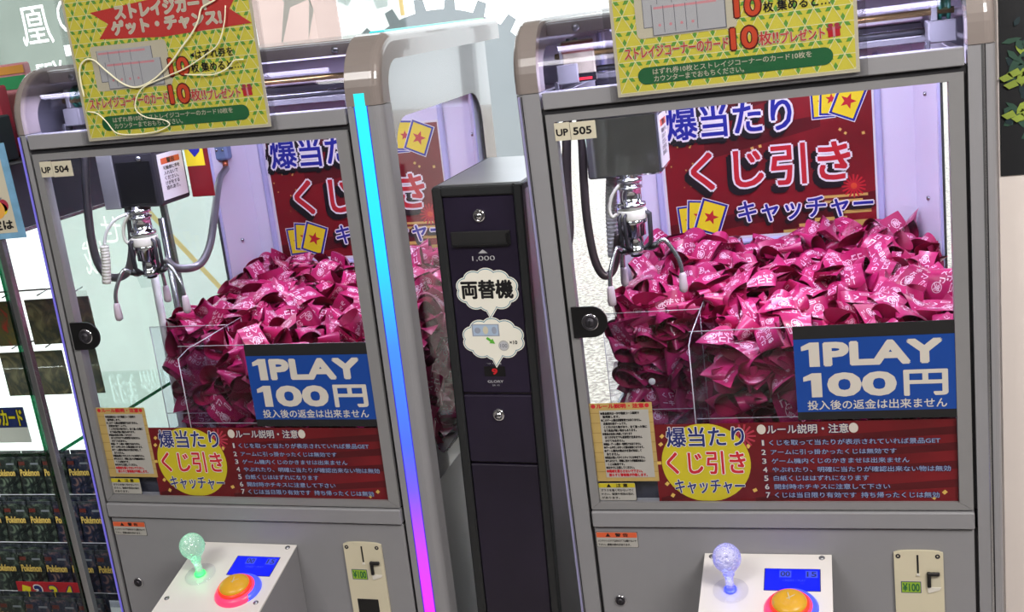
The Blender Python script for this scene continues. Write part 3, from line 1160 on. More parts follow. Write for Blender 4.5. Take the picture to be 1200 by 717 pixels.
L_H = [
    ([(.002, .135, .60), (-.006, .13, .55), (-.014, .13, .50), (-.020, .13, .440), (-.016, .13, .394), (.004, .13, .370), (.036, .135, .378), (.054, .14, .43), (.060, .14, .50)], .0072, 'hose'),
    ([(.000, .588, .490), (.030, .50, .475), (.090, .36, .430), (.135, .25, .392), (.150, .18, .374), (.130, .145, .378), (.115, .135, .398)], .0072, 'hose'),
    ([(.0215, .105, .432), (.0180, .105, .400), (.0110, .105, .366)], .0082, 'offwhite'),
    ([(.070, .118, .483), (.050, .108, .475), (.032, .105, .456), (.022, .105, .434)], .0026, 'white'),
]
R_H = [
    ([(-.002, .16, .60), (-.008, .15, .55), (-.013, .14, .48), (-.015, .13, .414), (-.022, .12, .385), (-.023, .10, .38)], .0072, 'hosebrown'),
    ([(.020, .14, .60), (.021, .13, .555), (.0166, .13, .49), (.0150, .13, .425), (.0200, .13, .365), (.033, .13, .338), (.048, .14, .350), (.058, .15, .40)], .0066, 'hosebrown'),
    ([(.057, .158, .500), (.0490, .158, .44), (.0450, .155, .362)], .0098, 'duct'),
]
RM = machine(FR, dict(label='claw machine numbered 505 on the right with unlit side posts', xl=-.040, xr=.588, led=False, side='lavender', watts=4.1, mirror=True,
     foot=.0, arms=(0, 120, 240), hoses=R_H, bracket=False, jx=-.03, glow='glow_blue', crystal='crystal_blue', jcol=(.25, .3, 1.0),
     knob='clear knob lit blue', num='505'))
LM = machine(FL, dict(label='claw machine numbered 504 on the left with lit colour strip', xl=-.024, xr=.6075, led=True, side='led_side', watts=3.2, mirror=False,
     foot=-.012, arms=(348, 108, 228), hoses=L_H, bracket=True, jx=-.10, glow='glow_green', crystal='crystal_green', jcol=(.2, 1.0, .4),
     knob='clear knob lit green', num='504'))

# ------------------------------------------------------------------ posters
def star(cx, cz, r, rot=0.0):
    p = []
    for i in range(10):
        a = math.radians(90 + 36 * i) + rot
        q = r if i % 2 == 0 else r * .42
        p.append((cx + q * math.cos(a), cz + q * math.sin(a)))
    return p

def rrect(cx, cz, w, h, a):
    ca, sa = math.cos(a), math.sin(a)
    return [(cx + x * ca - z * sa, cz + x * sa + z * ca) for x, z in ((-w / 2, -h / 2), (w / 2, -h / 2), (w / 2, h / 2), (-w / 2, h / 2))]

def card(b, cx, cz, w, h, a, y, sr):
    b.flat(rrect(cx, cz, w, h, a), y, 'p_white')
    b.flat(rrect(cx, cz, w * .94, h * .955, a), y - .0002, 'p_blue')
    b.flat(rrect(cx, cz, w * .78, h * .84, a), y - .0004, 'p_yellow')
    b.flat(star(cx, cz, sr, a), y - .0006, 'p_red')

def outlined(b, s, box, y, fill, line, bo, bi=.012, shadow=None, rot=0.0):
    if shadow:
        d = (box[3] - box[1]) * .10
        b.text(s, (box[0] - d * 1.2, box[1] - d * 1.4, box[2] - d * 1.2, box[3] - d * 1.4), y, shadow, bo * 1.15, rot)
    b.text(s, box, y - .0002, line, bo, rot)
    b.text(s, box, y - .0004, fill, bi, rot)

def lottery_poster(F, ox, label):
    b = MB()
    y = .6545
    x0, z0, x1, z1 = .065 + ox, .273, .459 + ox, .5455
    b.box((x0 - .004, y, z0 - .004), (x1 + .004, y + .0008, z1 + .004), 'p_white')
    b.rect(x0, z0, x1, z1, y - .0003, 'p_maroon')
    r = random.Random(3)
    U = lambda u: x0 + u
    V = lambda v: z0 + v
    # darker swaths and gold flecks
    for q_, (a, c, d) in enumerate(((.0, .26, .05), (.08, .20, .045), (.0, .03, .05), (.2, .04, .06))):
        b.flat([(U(a), V(max(0, c - d))), (U(min(.394, a + .22)), V(min(.27, c))), (U(min(.394, a + .22)), V(min(.272, c + d * .5))), (U(a), V(min(.272, c)))], y - .0004 - .00004 * q_, 'p_deep')
    for i in range(16):
        s = .0025 + .0035 * r.random()
        b.flat(rrect(U(.01 + .37 * r.random()), V(.02 + .24 * r.random()), s, s, r.random()), y - .00072 - .00001 * i, 'p_gold')
    for i in range(18):
        s = .0014 + .003 * r.random()
        b.flat(rrect(U(.005 + .05 * r.random()), V(.10 + .165 * r.random()), s, s, .7), y - .00060 - .000005 * i, 'p_gold')
    for q_, (u, v, w, h) in enumerate(((.29, .062, .09, .005), (.30, .052, .07, .005), (.25, .004, .14, .012), (.28, .018, .06, .007), (.33, .030, .055, .006), (.22, .0, .05, .006))):
        b.rect(U(u), V(v), U(u + w), V(v + h), y - .00059 - .000012 * q_, 'p_gold')
    for k in range(16):
        a = 2 * math.pi * k / 16
        b.flat(rrect(U(.355) + .014 * math.cos(a), V(.082) + .014 * math.sin(a), .017, .0035, a), y - .0009 - .000006 * k, 'p_red')
    b.disc(U(.355), V(.082), .006, y - .00102, 'h_orange', 16)
    card(b, U(.040), V(.038), .046, .062, .06, y - .0010, .010)
    card(b, U(.058), V(.047), .046, .062, -.10, y - .0018, .011)
    card(b, U(.082), V(.042), .054, .068, -.36, y - .0026, .0155)
    card(b, U(.306), V(.246), .044, .064, .02, y - .0010, .010)
    card(b, U(.322), V(.250), .044, .064, -.08, y - .0018, .011)
    card(b, U(.352), V(.243), .052, .066, -.42, y - .0026, .0155)
    outlined(b, '爆当たり', (U(.010), V(.200), U(.248), V(.264)), y - .0034, 'p_blue', 'p_white', .075, .022, 'p_black')
    outlined(b, 'くじ引き', (U(.052), V(.096), U(.350), V(.172)), y - .0034, 'p_red', 'p_white', .065, .024, 'p_black')
    outlined(b, 'キャッチャー', (U(.136), V(.026), U(.388), V(.068)), y - .0034, 'p_blue', 'p_white', .07, .02, 'p_black')
    return single('lottery_poster', b, label, 'poster', F, 'lottery posters on the back walls')

lottery_poster(FR, 0.0, 'red lottery poster with yellow star cards on the back wall of machine 505')
lottery_poster(FL, 0.0, 'red lottery poster half hidden by the lit post of machine 504')

def rules_poster(F, label):
    b = MB()
    y = .0040
    x0, z0, x1, z1 = .1065, .0122, .5300, .1365
    b.box((x0, y, z0), (x1, y + .0004, z1), 'r_maroon')
    for q_, (a, c, w) in enumerate(((.29, .112, .24), (.36, .088, .17), (.27, .060, .26), (.33, .032, .20), (.25, .020, .12), (.11, .02, .06))):
        b.flat([(a, c - .010), (min(x1, a + w), c + .002), (min(x1, a + w), min(z1, c + .014)), (a, c - .002)], y - .0001 - .00003 * q_, 'r_deep')
    r = random.Random(5)
    for (x, z) in ((.117, .105), (.120, .118), (.121, .041), (.128, .022), (.512, .026), (.498, .018), (.112, .075), (.25, .030), (.245, .10)):
        b.flat(rrect(x, z, .006, .005, r.random()), y - .0004, 'p_gold')
    for k in range(14):
        a = 2 * math.pi * k / 14
        if z0 < .112 + .014 * math.sin(a) < z1 - .004:
            b.flat(rrect(.238 + .012 * math.cos(a), .116 + .012 * math.sin(a), .014, .003, a), y - .00042 - .000008 * k, 'pinkred')
    n = 48
    b.flat([(.1815 + .0655 * math.cos(2 * math.pi * i / n), max(z0 + .001, min(z1, .0745 + .0625 * math.sin(2 * math.pi * i / n)))) for i in range(n)], y - .0006, 'r_yellow')
    outlined(b, '爆当たり', (.1268, .1010, .2400, .1320), y - .0008, 'p_navy', 'p_white', .045, .022)
    outlined(b, 'くじ引き', (.1240, .0570, .2390, .0930), y - .0008, 'p_red', 'p_white', .045, .022)
    outlined(b, 'キャッチャー', (.1330, .0255, .2355, .0480), y - .0008, 'p_navy', 'p_white', .045, .022)
    for x in (.2655, .3935):
        b.disc(x, .1262, .0064, y - .0008, 'p_silver', 24, .0076)
    outlined(b, 'ルール説明・注意', (.2735, .1190, .3865, .1330), y - .0008, 'p_silver', 'p_navy', .05, .012)
    lines = [('1', .2665, .0000), ('2', .2665, 0), ('3', .2665, 0), ('4', .2670, 0), ('5', .2675, 0), ('6', .2680, 0), ('7', .2685, 0)]
    body = ['くじを取って当たりが表示されていれば景品GET', 'アームに引っ掛かったくじは無効です', 'ゲーム機内くじのかきませは出来ません', 'やぶれたり、明確に当たりが確認出来ない物は無効',
            '白紙くじははずれになります', '開封時ホチキスに注意して下さい', 'くじは当日限り有効です  持ち帰ったくじは無効']
    ext = [(.2756, .1012, .5080, .1095), (.2767, .0866, .4497, .0945), (.2770, .0726, .4663, .0805), (.2771, .0588, .5205, .0670),
           (.2783, .0452, .4108, .0535), (.2787, .0318, .4391, .0400), (.2785, .0182, .5047, .0268)]
    for k in range(7):
        z_0, z_1 = ext[k][1], ext[k][3]
        wd = .0014 if k == 0 else .0029
        outlined(b, '%d' % (k + 1), (lines[k][1] - wd, z_0, lines[k][1] + wd, z_1), y - .0008, 'p_silver', 'p_navy', .08, .02)
        outlined(b, body[k], ext[k], y - .0008, 'r_text', 'p_navy', .055, .004)
    return single('rules_poster', b, label, 'poster', F, 'rules posters at the foot of the doors')

rules_poster(FR, 'red rules poster with yellow circle behind the glass of machine 505')
rules_poster(FL, 'red rules poster with yellow circle behind the glass of machine 504')

def price_sign(F, label):
    b = MB()
    y = -.0002
    b.box((.3185, y, .1410), (.5302, y + .0012, .2805), 'matteblack')
    b.rect(.3185, .1530, .5302, .2615, y - .0003, 'p_skyblue')
    def one(x, z, w, h):
        b.flat([(x + w * .42, z), (x + w, z), (x + w, z + h), (x + w * .48, z + h), (x, z + h * .84), (x, z + h * .66), (x + w * .42, z + h * .72)], y - .0005, 'p_silver')
    one(.3285, .2205, .0245, .0360)
    b.text('PLAY', (.3605, .2232, .5120, .2538), y - .0005, 'p_silver', .08)
    one(.3290, .1750, .0250, .0360)
    b.text('00', (.3640, .1777, .4510, .2083), y - .0005, 'p_silver', .085)
    b.text('円', (.4640, .1750, .5190, .2105), y - .0005, 'p_silver', .035)
    b.text('投入後の返金は出来ません', (.3330, .1560, .5180, .1700), y - .0005, 'p_silver', .014)
    return single('price_sign', b, label, 'sign', F, 'blue price signs on the doors')

price_sign(FR, 'blue 1PLAY 100 yen sign on the door of machine 505')
price_sign(FL, 'blue 1PLAY 100 yen sign on the door of machine 504')

def notice(F, label):
    b = MB()
    y = .0038
    x0, z0, x1, z1 = .0145, .0455, .1095, .1728
    b.box((x0, y, z0), (x1, y + .0004, z1), 'p_wood')
    for k in range(1, 8):
        z = z0 + (z1 - z0) * k / 8
        b.rect(x0, z - .0004, x1, z + .0004, y - .0001, 'p_woodline')
    b.rect(x0 + .0145, z0 + .0065, x1 - .006, z1 - .0115, y - .0003, 'p_paper')
    b.disc(.0205, .1680, .0034, y - .0003, 'p_red', 16)
    b.disc(.1020, .1680, .0034, y - .0003, 'p_red', 16)
    b.text('ルール説明・注意', (.0255, .1645, .0975, .1715), y - .0003, 'p_red', .05)
    ls = [('●景品提示は一かけ程度コース説明で', 0, .060, 0), ('販売致します。', 1, .026, 0), ('●このゲーム機は店舗管理ではありません。', 0, .062, 0), ('店員用の別ゲームです。', 1, .036, 0),
          ('くじ引け出た物があり、全て違った物に', 1, .067, 0), ('なり商品が無い場合もあります。', 1, .050, 0), ('●景品は全店に共通しております', 0, .046, 0), ('ほうびがまだでも返却受け出来ません', 1, .058, 0), ('かけても出ません。', 1, .030, 0),
          ('●商品・ゲーム機は一切責任ではありません', 0, .058, 0), ('●ゲーム中引っかかった物は無効となります。', 0, .062, 0), ('●ゲーム機内の物はかき混ぜ対応して', 0, .058, 0), ('ありません。', 1, .020, 0),
          ('●景品は選んでからスタッフにお申付下さい。', 0, .062, 0), ('●やぶれたり、明確に当たりが確認出来ない', 0, .062, 0), ('くじは無効です。', 1, .026, 0), ('●おかけに注意してください。', 0, .044, 0),
          ('●機械を揺らさないで下さい。', 0, .056, 1), ('揺らすと警報機が作動します。', 1, .060, 1)]
    z = .1585
    for s, ind, w, red in ls:
        h = .0042 if not red else .0050
        xa = .0305 + .003 * ind
        b.text(s, (xa, z - h, xa + w * .98, z), y - .0005, 'p_red' if red else 'p_black', .045)
        z -= h + .0013
    return single('rules_notice', b, label, 'notice', F, 'wood bordered rules notices')

notice(FR, 'small wood bordered rules notice in the lower left corner of machine 505')
notice(FL, 'small wood bordered rules notice in the lower left corner of machine 504')

def header_poster(F, label, dx):
    b = MB()
    y = -.0080
    x0, z0, x1, z1 = .1085 + dx, .6215, .4245 + dx, 1.066
    b.box((x0, y, z0), (x1, y + .0006, z1), 'p_cream')
    mx, mz = .0045, .0045
    a0, c0_, a1, c1 = x0 + mx, z0 + mz, x1 - mx, z1 - mz
    b.rect(a0, c0_, a1, c1, y - .0003, 'h_yellow')
    # triangle lattice: pale lines and three-leaf green kites
    s = .0235
    hgt = s * math.sqrt(3) / 2
    def clip(p, q):
        # clip segment to the printed area
        t0, t1 = 0.0, 1.0
        d = (q[0] - p[0], q[1] - p[1])
        for pp, qq in ((-d[0], p[0] - a0), (d[0], a1 - p[0]), (-d[1], p[1] - c0_), (d[1], c1 - p[1])):
            if abs(pp) < 1e-9:
                if qq < 0:
                    return None
            else:
                t = qq / pp
                if pp < 0:
                    t0 = max(t0, t)
                else:
                    t1 = min(t1, t)
        if t0 >= t1:
            return None
        return (p[0] + d[0] * t0, p[1] + d[1] * t0), (p[0] + d[0] * t1, p[1] + d[1] * t1)
    ZL = [0.0]
    def seg(p, q, w):
        c = clip(p, q)
        if not c:
            return
        p, q = c
        l = math.hypot(q[0] - p[0], q[1] - p[1])
        if l < 1e-5:
            return
        nx, nz = -(q[1] - p[1]) / l * w, (q[0] - p[0]) / l * w
        b.flat([(p[0] - nx, p[1] - nz), (q[0] - nx, q[1] - nz), (q[0] + nx, q[1] + nz), (p[0] + nx, p[1] + nz)], y - .0005 - ZL[0], 'h_line')
    rows = int((c1 - c0_) / hgt) + 2
    for i in range(rows):
        seg((a0 - .1, c0_ + i * hgt), (a1 + .1, c0_ + i * hgt), .00045)
    nd = 46
    for i in range(-nd, nd):
        xs = a0 + i * s
        ZL[0] = .00004
        seg((xs, c0_), (xs + .5 * 2, c0_ + math.sqrt(3) * 1.0), .00045)
        ZL[0] = .00008
        seg((xs, c0_), (xs - .5 * 2, c0_ + math.sqrt(3) * 1.0), .00045)
    for i in range(rows):
        for j in range(-1, int((a1 - a0) / s) + 2):
            cx, cz = a0 + j * s + (s / 2 if i % 2 else 0), c0_ + i * hgt
            for ang in (90, 210, 330):
                a = math.radians(ang)
                def pt(r, t):
                    return (cx + r * math.cos(a + t), cz + r * math.sin(a + t))
                q = [pt(.0008, 0), pt(.0066, -.46), pt(.0112, 0), pt(.0066, .46)]
                if all(a0 < u < a1 and c0_ < v < c1 for u, v in q):
                    b.flat(q, y - .0007, 'h_green')
    X = lambda v: v + dx
    # banner
    b.flat([(X(.155), .812), (X(.27), .822), (X(.405), .816), (X(.388), .795), (X(.420), .772), (X(.27), .766), (X(.163), .7725), (X(.183), .793)], y - .0010, 'h_red')
    outlined(b, 'ストレイジカード', (X(.198), .7985, X(.360), .8180), y - .0012, 'p_cream', 'p_white', .07, .05)
    outlined(b, 'ゲット・チャンス!', (X(.188), .7755, X(.372), .7955), y - .0012, 'p_cream', 'p_white', .07, .05)
    # ticket picture
    b.flat(rounded(X(.1425), .6955, X(.2745), .7625, .006, 4), y - .0010, 'p_cream')
    for (q0, r0, q1, r1, n, yy) in ((.1535, .7095, .2470, .7555, 4, .0012), (.1655, .6985, .2600, .7375, 5, .0018)):
        b.rect(X(q0 - .0010), r0 - .0012, X(q1 + .0014), r1, y - yy + .0001, 'h_tline')
        b.rect(X(q0), r0, X(q1), r1, y - yy, 'h_ticket')
        b.rect(X(q0 + .002), r1 - .0060, X(q1 - .01), r1 - .0030, y - yy - .0001, 'h_pink')
        for k in range(1, n):
            xx = q0 + (q1 - q0) * .62 * k / (n - 1)
            b.rect(X(xx - .0004), r0 + .002, X(xx + .0004), r1 - .002, y - yy - .0002, 'h_tline')
            b.disc(X(xx - .006), r0 + .012, .0020, y - yy - .0002, 'h_pink', 10)
    # wording
    b.text('10', (X(.2730), .7085, X(.3050), .7335), y - .0010, 'h_brown', .10)
    b.text('10', (X(.2735), .7090, X(.3045), .7330), y - .0012, 'h_orange', .045)
    b.text('◀', (X(.3105), .7315, X(.3175), .7390), y - .0010, 'p_black', 0)
    b.text('はずれ券を', (X(.3195), .7290, X(.3820), .7420), y - .0010, 'p_black', .02)
    b.text('枚 集めると…', (X(.3090), .7100, X(.3920), .7235), y - .0010, 'p_black', .02)
    outlined(b, 'ストレイジコーナーのカード', (X(.1235), .6705, X(.2615), .6850), y - .0010, 'h_red', 'p_cream', .06, .02)
    b.text('10', (X(.2655), .6680, X(.2985), .6945), y - .0010, 'h_brown', .10)
    b.text('10', (X(.2660), .6685, X(.2980), .6940), y - .0012, 'h_orange', .045)
    outlined(b, '枚!!', (X(.3010), .6690, X(.3255), .6860), y - .0010, 'h_red', 'p_cream', .06, .02)
    outlined(b, 'プレゼント', (X(.3285), .6690, X(.3835), .6830), y - .0010, 'h_red', 'p_cream', .06, .02)
    b.flat(rrect(X(.3950), .6745, .0150, .0100, .05), y - .0010, 'p_red')
    b.flat(rrect(X(.3950), .6800, .0175, .0035, .05), y - .0012, 'pinkred')
    b.flat(rrect(X(.3950), .6755, .0030, .0120, .05), y - .0014, 'h_pink')
    for sx in (-1, 1):
        b.disc(X(.3950 + .004 * sx), .6840, .0034, y - .0013, 'pinkred', 12, .0024)
    b.flat(rounded(X(.1385), .6350, X(.3925), .6575, .0112, 6), y - .0010, 'h_pill')
    b.text('はずれ券10枚とストレイジコーナーのカード10枚を', (X(.1590), .6470, X(.3660), .6550), y - .0012, 'p_cream', .012)
    b.text('カウンターまでおもちください。', (X(.1600), .6375, X(.2790), .6455), y - .0012, 'p_cream', .012)
    o = single('header_poster', b, label, 'poster', F, 'yellow green posters on the hoods')
    b = MB()
    b.box((x0 - .010, y - .0032, z0 - .006), (x1 + .010, y - .0028, z1), 'sleeve')
    b.box((x0 - .010, y + .0010, z0 - .006), (x1 + .010, y + .0014, z1), 'sleeve')
    sl = part('plastic_sleeve', b, o)
    return o

header_poster(FR, 'yellow green triangle poster on the hood of machine 505, top cut off', .0)
header_poster(FL, 'yellow green triangle poster with red banner on the hood of machine 504', .0085)
# thin pale tubes shaped as the light reflections on the left poster's plastic sleeve
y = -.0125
reflection = [
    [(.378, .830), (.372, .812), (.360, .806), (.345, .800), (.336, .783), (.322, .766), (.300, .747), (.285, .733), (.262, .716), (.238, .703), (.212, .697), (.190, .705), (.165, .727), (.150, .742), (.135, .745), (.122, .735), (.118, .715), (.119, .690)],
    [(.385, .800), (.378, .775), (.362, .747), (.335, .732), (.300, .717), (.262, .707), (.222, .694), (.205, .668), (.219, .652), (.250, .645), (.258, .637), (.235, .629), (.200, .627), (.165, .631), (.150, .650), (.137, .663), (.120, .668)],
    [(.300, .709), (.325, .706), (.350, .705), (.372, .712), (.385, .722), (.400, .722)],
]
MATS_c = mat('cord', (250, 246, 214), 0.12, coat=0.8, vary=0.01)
for k, pts in enumerate(reflection):
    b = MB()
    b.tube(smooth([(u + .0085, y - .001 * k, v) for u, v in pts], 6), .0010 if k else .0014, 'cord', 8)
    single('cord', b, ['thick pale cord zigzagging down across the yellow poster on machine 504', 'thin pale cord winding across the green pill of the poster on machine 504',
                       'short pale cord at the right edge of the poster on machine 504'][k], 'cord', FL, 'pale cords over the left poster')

# ------------------------------------------------------------------ lottery tickets
def ticket(seed):
    r = random.Random(seed)
    a = .033 + .006 * r.random()
    hh = .019 + .008 * r.random()
    w = .043 + .010 * r.random()
    m = 0.55 + .6 * r.random()
    pinch = .10 + .75 * r.random() * r.random()
    tw = (r.random() - .5) * 1.1
    skew = (r.random() - .5) * .026
    flare = .9 + .25 * r.random()
    NT, NV = 26, 6
    def pos(t, v, inn=0.0):
        th = .12 + t * (2 * math.pi - .24)
        x = a * math.cos(th)
        z = hh * math.sin(th) * abs(math.sin(th / 2)) ** m * 1.25
        k = flare + (pinch - flare) * v
        z *= k * (1 - inn * .06)
        x = x * (1 - inn * .025) + inn * .0006
        x *= 1 + (1 - k) * .10
        yy = (v - .5) * w + skew * (x / a)
        ang = tw * (v - .5)
        ca, sa = math.cos(ang), math.sin(ang)
        return Vector((x * ca - z * sa, yy, x * sa + z * ca))
    b = MB()
    for inn, key in ((0.0, 'tk_out'), (1.0, 'tk_in')):
        vs = [pos(i / NT, j / NV, inn) for i in range(NT + 1) for j in range(NV + 1)]
        fs = []
        for i in range(NT):
            for j in range(NV):
                q = (i * (NV + 1) + j, i * (NV + 1) + j + 1, (i + 1) * (NV + 1) + j + 1, (i + 1) * (NV + 1) + j)
                fs.append(q if inn else q[::-1])
        b.add(vs, fs, key, True)
    base = (list(b.v), list(b.f), list(b.m), list(b.s), list(b.keys))
    # printing bent onto the outside
    per = 2 * math.pi * .027
    def surf(t, v):
        p = pos(t, v)
        du = pos(min(1, t + .01), v) - pos(max(0, t - .01), v)
        dv = pos(t, min(1, v + .05)) - pos(t, max(0, v - .05))
        n = dv.cross(du)
        n = n.normalized() if n.length > 1e-9 else Vector((0, 0, 1))
        c = Vector((-.004, p.y, 0))
        if n.dot(p - c) < 0:
            n = -n
        return p + n * .0006
    def put(vs, fs, t0, v0, sw, sh, rot):
        out = []
        ca, sa = math.cos(rot), math.sin(rot)
        for u, v in vs:
            dx, dz = (u - .5) * sw, (v - .5) * sh
            x, z = dx * ca - dz * sa, dx * sa + dz * ca
            out.append(surf(min(.99, max(.01, t0 + x / per)), min(.98, max(.02, v0 + z / w))))
        b.add(out, fs, 'tk_print')
    n = 20
    ringv = [(.5 + .5 * math.cos(2 * math.pi * i / n), .5 + .5 * math.sin(2 * math.pi * i / n)) for i in range(n)] + \
            [(.5 + .43 * math.cos(2 * math.pi * i / n), .5 + .43 * math.sin(2 * math.pi * i / n)) for i in range(n)]
    ringf = [(i, (i + 1) % n, n + (i + 1) % n, n + i) for i in range(n)]
    words = ['くじ', 'ココ', 'ラッキー', 'くじ引き', '当']
    for side in (0, 1):
        tb = .08 + .48 * side
        t1 = tb + .06 + .05 * r.random()
        rot = r.choice((0, 0, math.pi / 2, math.pi))
        v1 = .32 + .36 * r.random()
        put(ringv, ringf, t1, v1, .019, .019, 0)
        put(*glyphs('笑', .02), t1, v1, .012, .012, rot)
        wd = r.choice(words)
        put(*glyphs(wd, .03), tb + .22, .30 + .2 * r.random(), .011 * len(wd), .011, r.choice((0, math.pi)))
        wd = r.choice(words[:2])
        put(*glyphs(wd, .03), tb + .25, .72, .022, .010, r.choice((0, math.pi)))
        bar = [(0, 0), (1, 0), (1, 1), (0, 1), (.12, .22), (.88, .22), (.88, .78), (.12, .78)]
        put(bar, [(0, 1, 5, 4), (1, 2, 6, 5), (2, 3, 7, 6), (3, 0, 4, 7)], tb + .13, .86, .014, .005, 0)
        for k in range(5):
            put([(0, 0), (1, 0), (1, 1), (0, 1)], [(0, 1, 2, 3)], tb + .38 * r.random(), .1 + .8 * r.random(), .0022, .0022, .6)
    full = (list(b.v), list(b.f), list(b.m), list(b.s), list(b.keys))
    return b.build('lottery_ticket'), base, full

VAR = [ticket(100 + i) for i in range(9)]

TS = .74

def heap(F, where, tops, faces, seed):
    r = random.Random(seed)
    def rq(flat):
        if flat:
            return (Quaternion((0, 0, 1), r.random() * 6.283) @ Quaternion((1, 0, 0), r.gauss(0, .55)) @ Quaternion((0, 1, 0), r.gauss(0, .55)))
        ax = Vector((r.gauss(0, 1), r.gauss(0, 1), r.gauss(0, 1))).normalized()
        return Quaternion(ax, r.random() * 6.283)
    pl = []
    for (x0, x1, y0, y1, sp) in tops:
        ny = max(1, round((y1 - y0) / sp))
        nx = max(1, round((x1 - x0) / sp))
        for j in range(ny):
            for i in range(nx):
                x = x0 + (i + .5) * (x1 - x0) / nx + r.uniform(-.3, .3) * sp
                y = y0 + (j + .5) * (y1 - y0) / ny + r.uniform(-.3, .3) * sp
                x = min(.540, max(.018, x))
                y = min(.628, max(.076, y))
                if x < .195:
                    y = max(y, .250)
                z = HT(x, y) + r.uniform(-.010, .012)
                pl.append((x, y, z, True))
    for (kind, u0, u1, z0, z1, sp, c) in faces:
        nz = max(1, round((z1 - z0) / sp))
        nu = max(1, round((u1 - u0) / sp))
        for j in range(nz):
            for i in range(nu):
                u = u0 + (i + .5) * (u1 - u0) / nu + r.uniform(-.25, .25) * sp
                z = z0 + (j + .5) * (z1 - z0) / nz + r.uniform(-.25, .25) * sp
                if kind == 'y':
                    pl.append((u, c + r.uniform(-.004, .006), z, False))
                else:
                    pl.append((c + r.uniform(-.004, .004), u, z, False))
    out = []
    for x, y, z, flat in pl:
        M = Matrix.LocRotScale(Vector((x, y, z)), rq(flat), Vector((1, 1, 1)) * TS * r.uniform(.92, 1.10))
        out.append((r.randrange(len(VAR)), M))
    return out

def HT(x, y):
    return .230 + .036 * max(0, (y - .10) / .5) + .008 * math.sin(x * 23 + y * 9) + .007 * math.sin(y * 31 - x * 11)

def filling(F, where, seed, side, extra):
    """the rest of the heap underneath"""
    r = random.Random(seed)
    b = MB()
    def put(x, y, z):
        stamp(VAR[r.randrange(len(VAR))][1], Matrix.LocRotScale(Vector((x, y, z)), Quaternion(Vector((r.gauss(0, 1), r.gauss(0, 1), r.gauss(0, 1))).normalized(), r.random() * 6.28), Vector((1, 1, 1)) * r.uniform(.72, .92)))
    def stamp(src, M):
        vs, fs, ms, ss, ks = src
        bo = len(b.v)
        b.v += [M @ p for p in vs]
        for q in ks:
            b.k(q)
        for f, m, s in zip(fs, ms, ss):
            b.f.append(tuple(bo + i for i in f))
            b.m.append(b.k(ks[m]))
            b.s.append(s)
    for layer in (0, 1):
        for j in range(14):
            for i in range(15):
                x, y = .025 + .51 * (i + r.random()) / 15, .080 + .545 * (j + r.random()) / 14
                if x < .205:
                    y = max(y, .27)
                put(x, y, HT(x, y) - .022 - .022 * layer)
    for j in range(6):
        for i in range(11):
            put(.200 + .340 * (i + r.random()) / 11, .085, .03 + .19 * (j + r.random()) / 6)
    for j in range(7):
        for i in range(6):
            put(.025 + .155 * (i + r.random()) / 6, .262, .03 + .19 * (j + r.random()) / 7)
    for j in range(6):
        for i in range(8):
            put(.032, .28 + .32 * (i + r.random()) / 8, .03 + .19 * (j + r.random()) / 6)
    if side:
        for j in range(7):
            for i in range(15):
                put(.540, .10 + .50 * (i + r.random()) / 15, .03 + .21 * (j + r.random()) / 7)
    for v_, M in extra:
        stamp(VAR[v_][2], M)
    o = single('lottery_tickets', b, 'mass of pink lottery tickets filling machine %s beneath the top layer' % where, 'tickets', F, None, 'stuff')

h1 = heap(FR, '505', [(.016, .545, .25, .640, .0365), (.190, .545, .075, .25, .0365)],
          [('y', .020, .165, .04, .225, .040, .247), ('y', .190, .330, .11, .215, .042, .070)], 11)
h2 = heap(FL, '504', [(.016, .545, .25, .640, .0365), (.190, .545, .075, .25, .0365)],
          [('y', .020, .165, .04, .225, .040, .247), ('y', .190, .330, .11, .215, .042, .070), ('x', .12, .34, .05, .22, .046, .550)], 12)
CAMP = Vector((0.387, -1.5163, 0.7457))
every = sorted([((F @ M.translation - CAMP).length, w, v, M) for F, w, h in ((FR, 'right', h1), (FL, 'left', h2)) for v, M in h], key=lambda t: t[0])
rest = {'right': [], 'left': []}
for k, (d, w, v, M) in enumerate(every):
    if k >= 300:                      # the farthest ones join the mass below
        rest[w].append((v, M))
        continue
    o = bpy.data.objects.new('lottery_ticket', VAR[v][0])
    COL.objects.link(o)
    o.matrix_world = (FR if w == 'right' else FL) @ M
    o['label'] = 'pink printed paper lottery ticket folded into a loop, heaped inside the %s claw machine' % w
    o['category'] = 'ticket'
    o['group'] = 'lottery tickets in the %s machine' % w
filling(FR, '505', 21, True, rest['right'])
filling(FL, '504', 22, True, rest['left'])
print('tickets', len(h1), len(h2), len(rest['right']), len(rest['left']))

# ------------------------------------------------------------------ money changer between the machines
FC = Matrix.Translation((-.1255, .030, .5116)) @ Matrix.Rotation(.0385, 4, 'Y')      # top middle of its front
zf = FLOOR - .5116 + .004
CW = .0710
mc = thing('money_changer', 'narrow black money changer with speech bubble stickers between the two claw machines', 'money changer', (0, .14, zf), FC)
b = MB()
b.box((-CW, .012, zf), (CW, .300, -.001), 'ch_side', .002)
b.box((-CW, .006, -.012), (CW, .300, .0005), 'ch_frame', .002)
b.box((-CW + .006, .016, .0), (CW - .006, .292, .0014), 'ch_top', .001)
part('cabinet', b, mc)
b = MB()
for x0, x1 in ((-CW, -CW + .0145), (CW - .0145, CW)):
    b.box((x0, 0, zf + .002), (x1, .02, .0), 'ch_frame', .0025)
b.box((-CW + .0140, 0.0005, -.0150), (CW - .0140, .02, .0), 'ch_frame', .0025)
part('front_frame', b, mc)
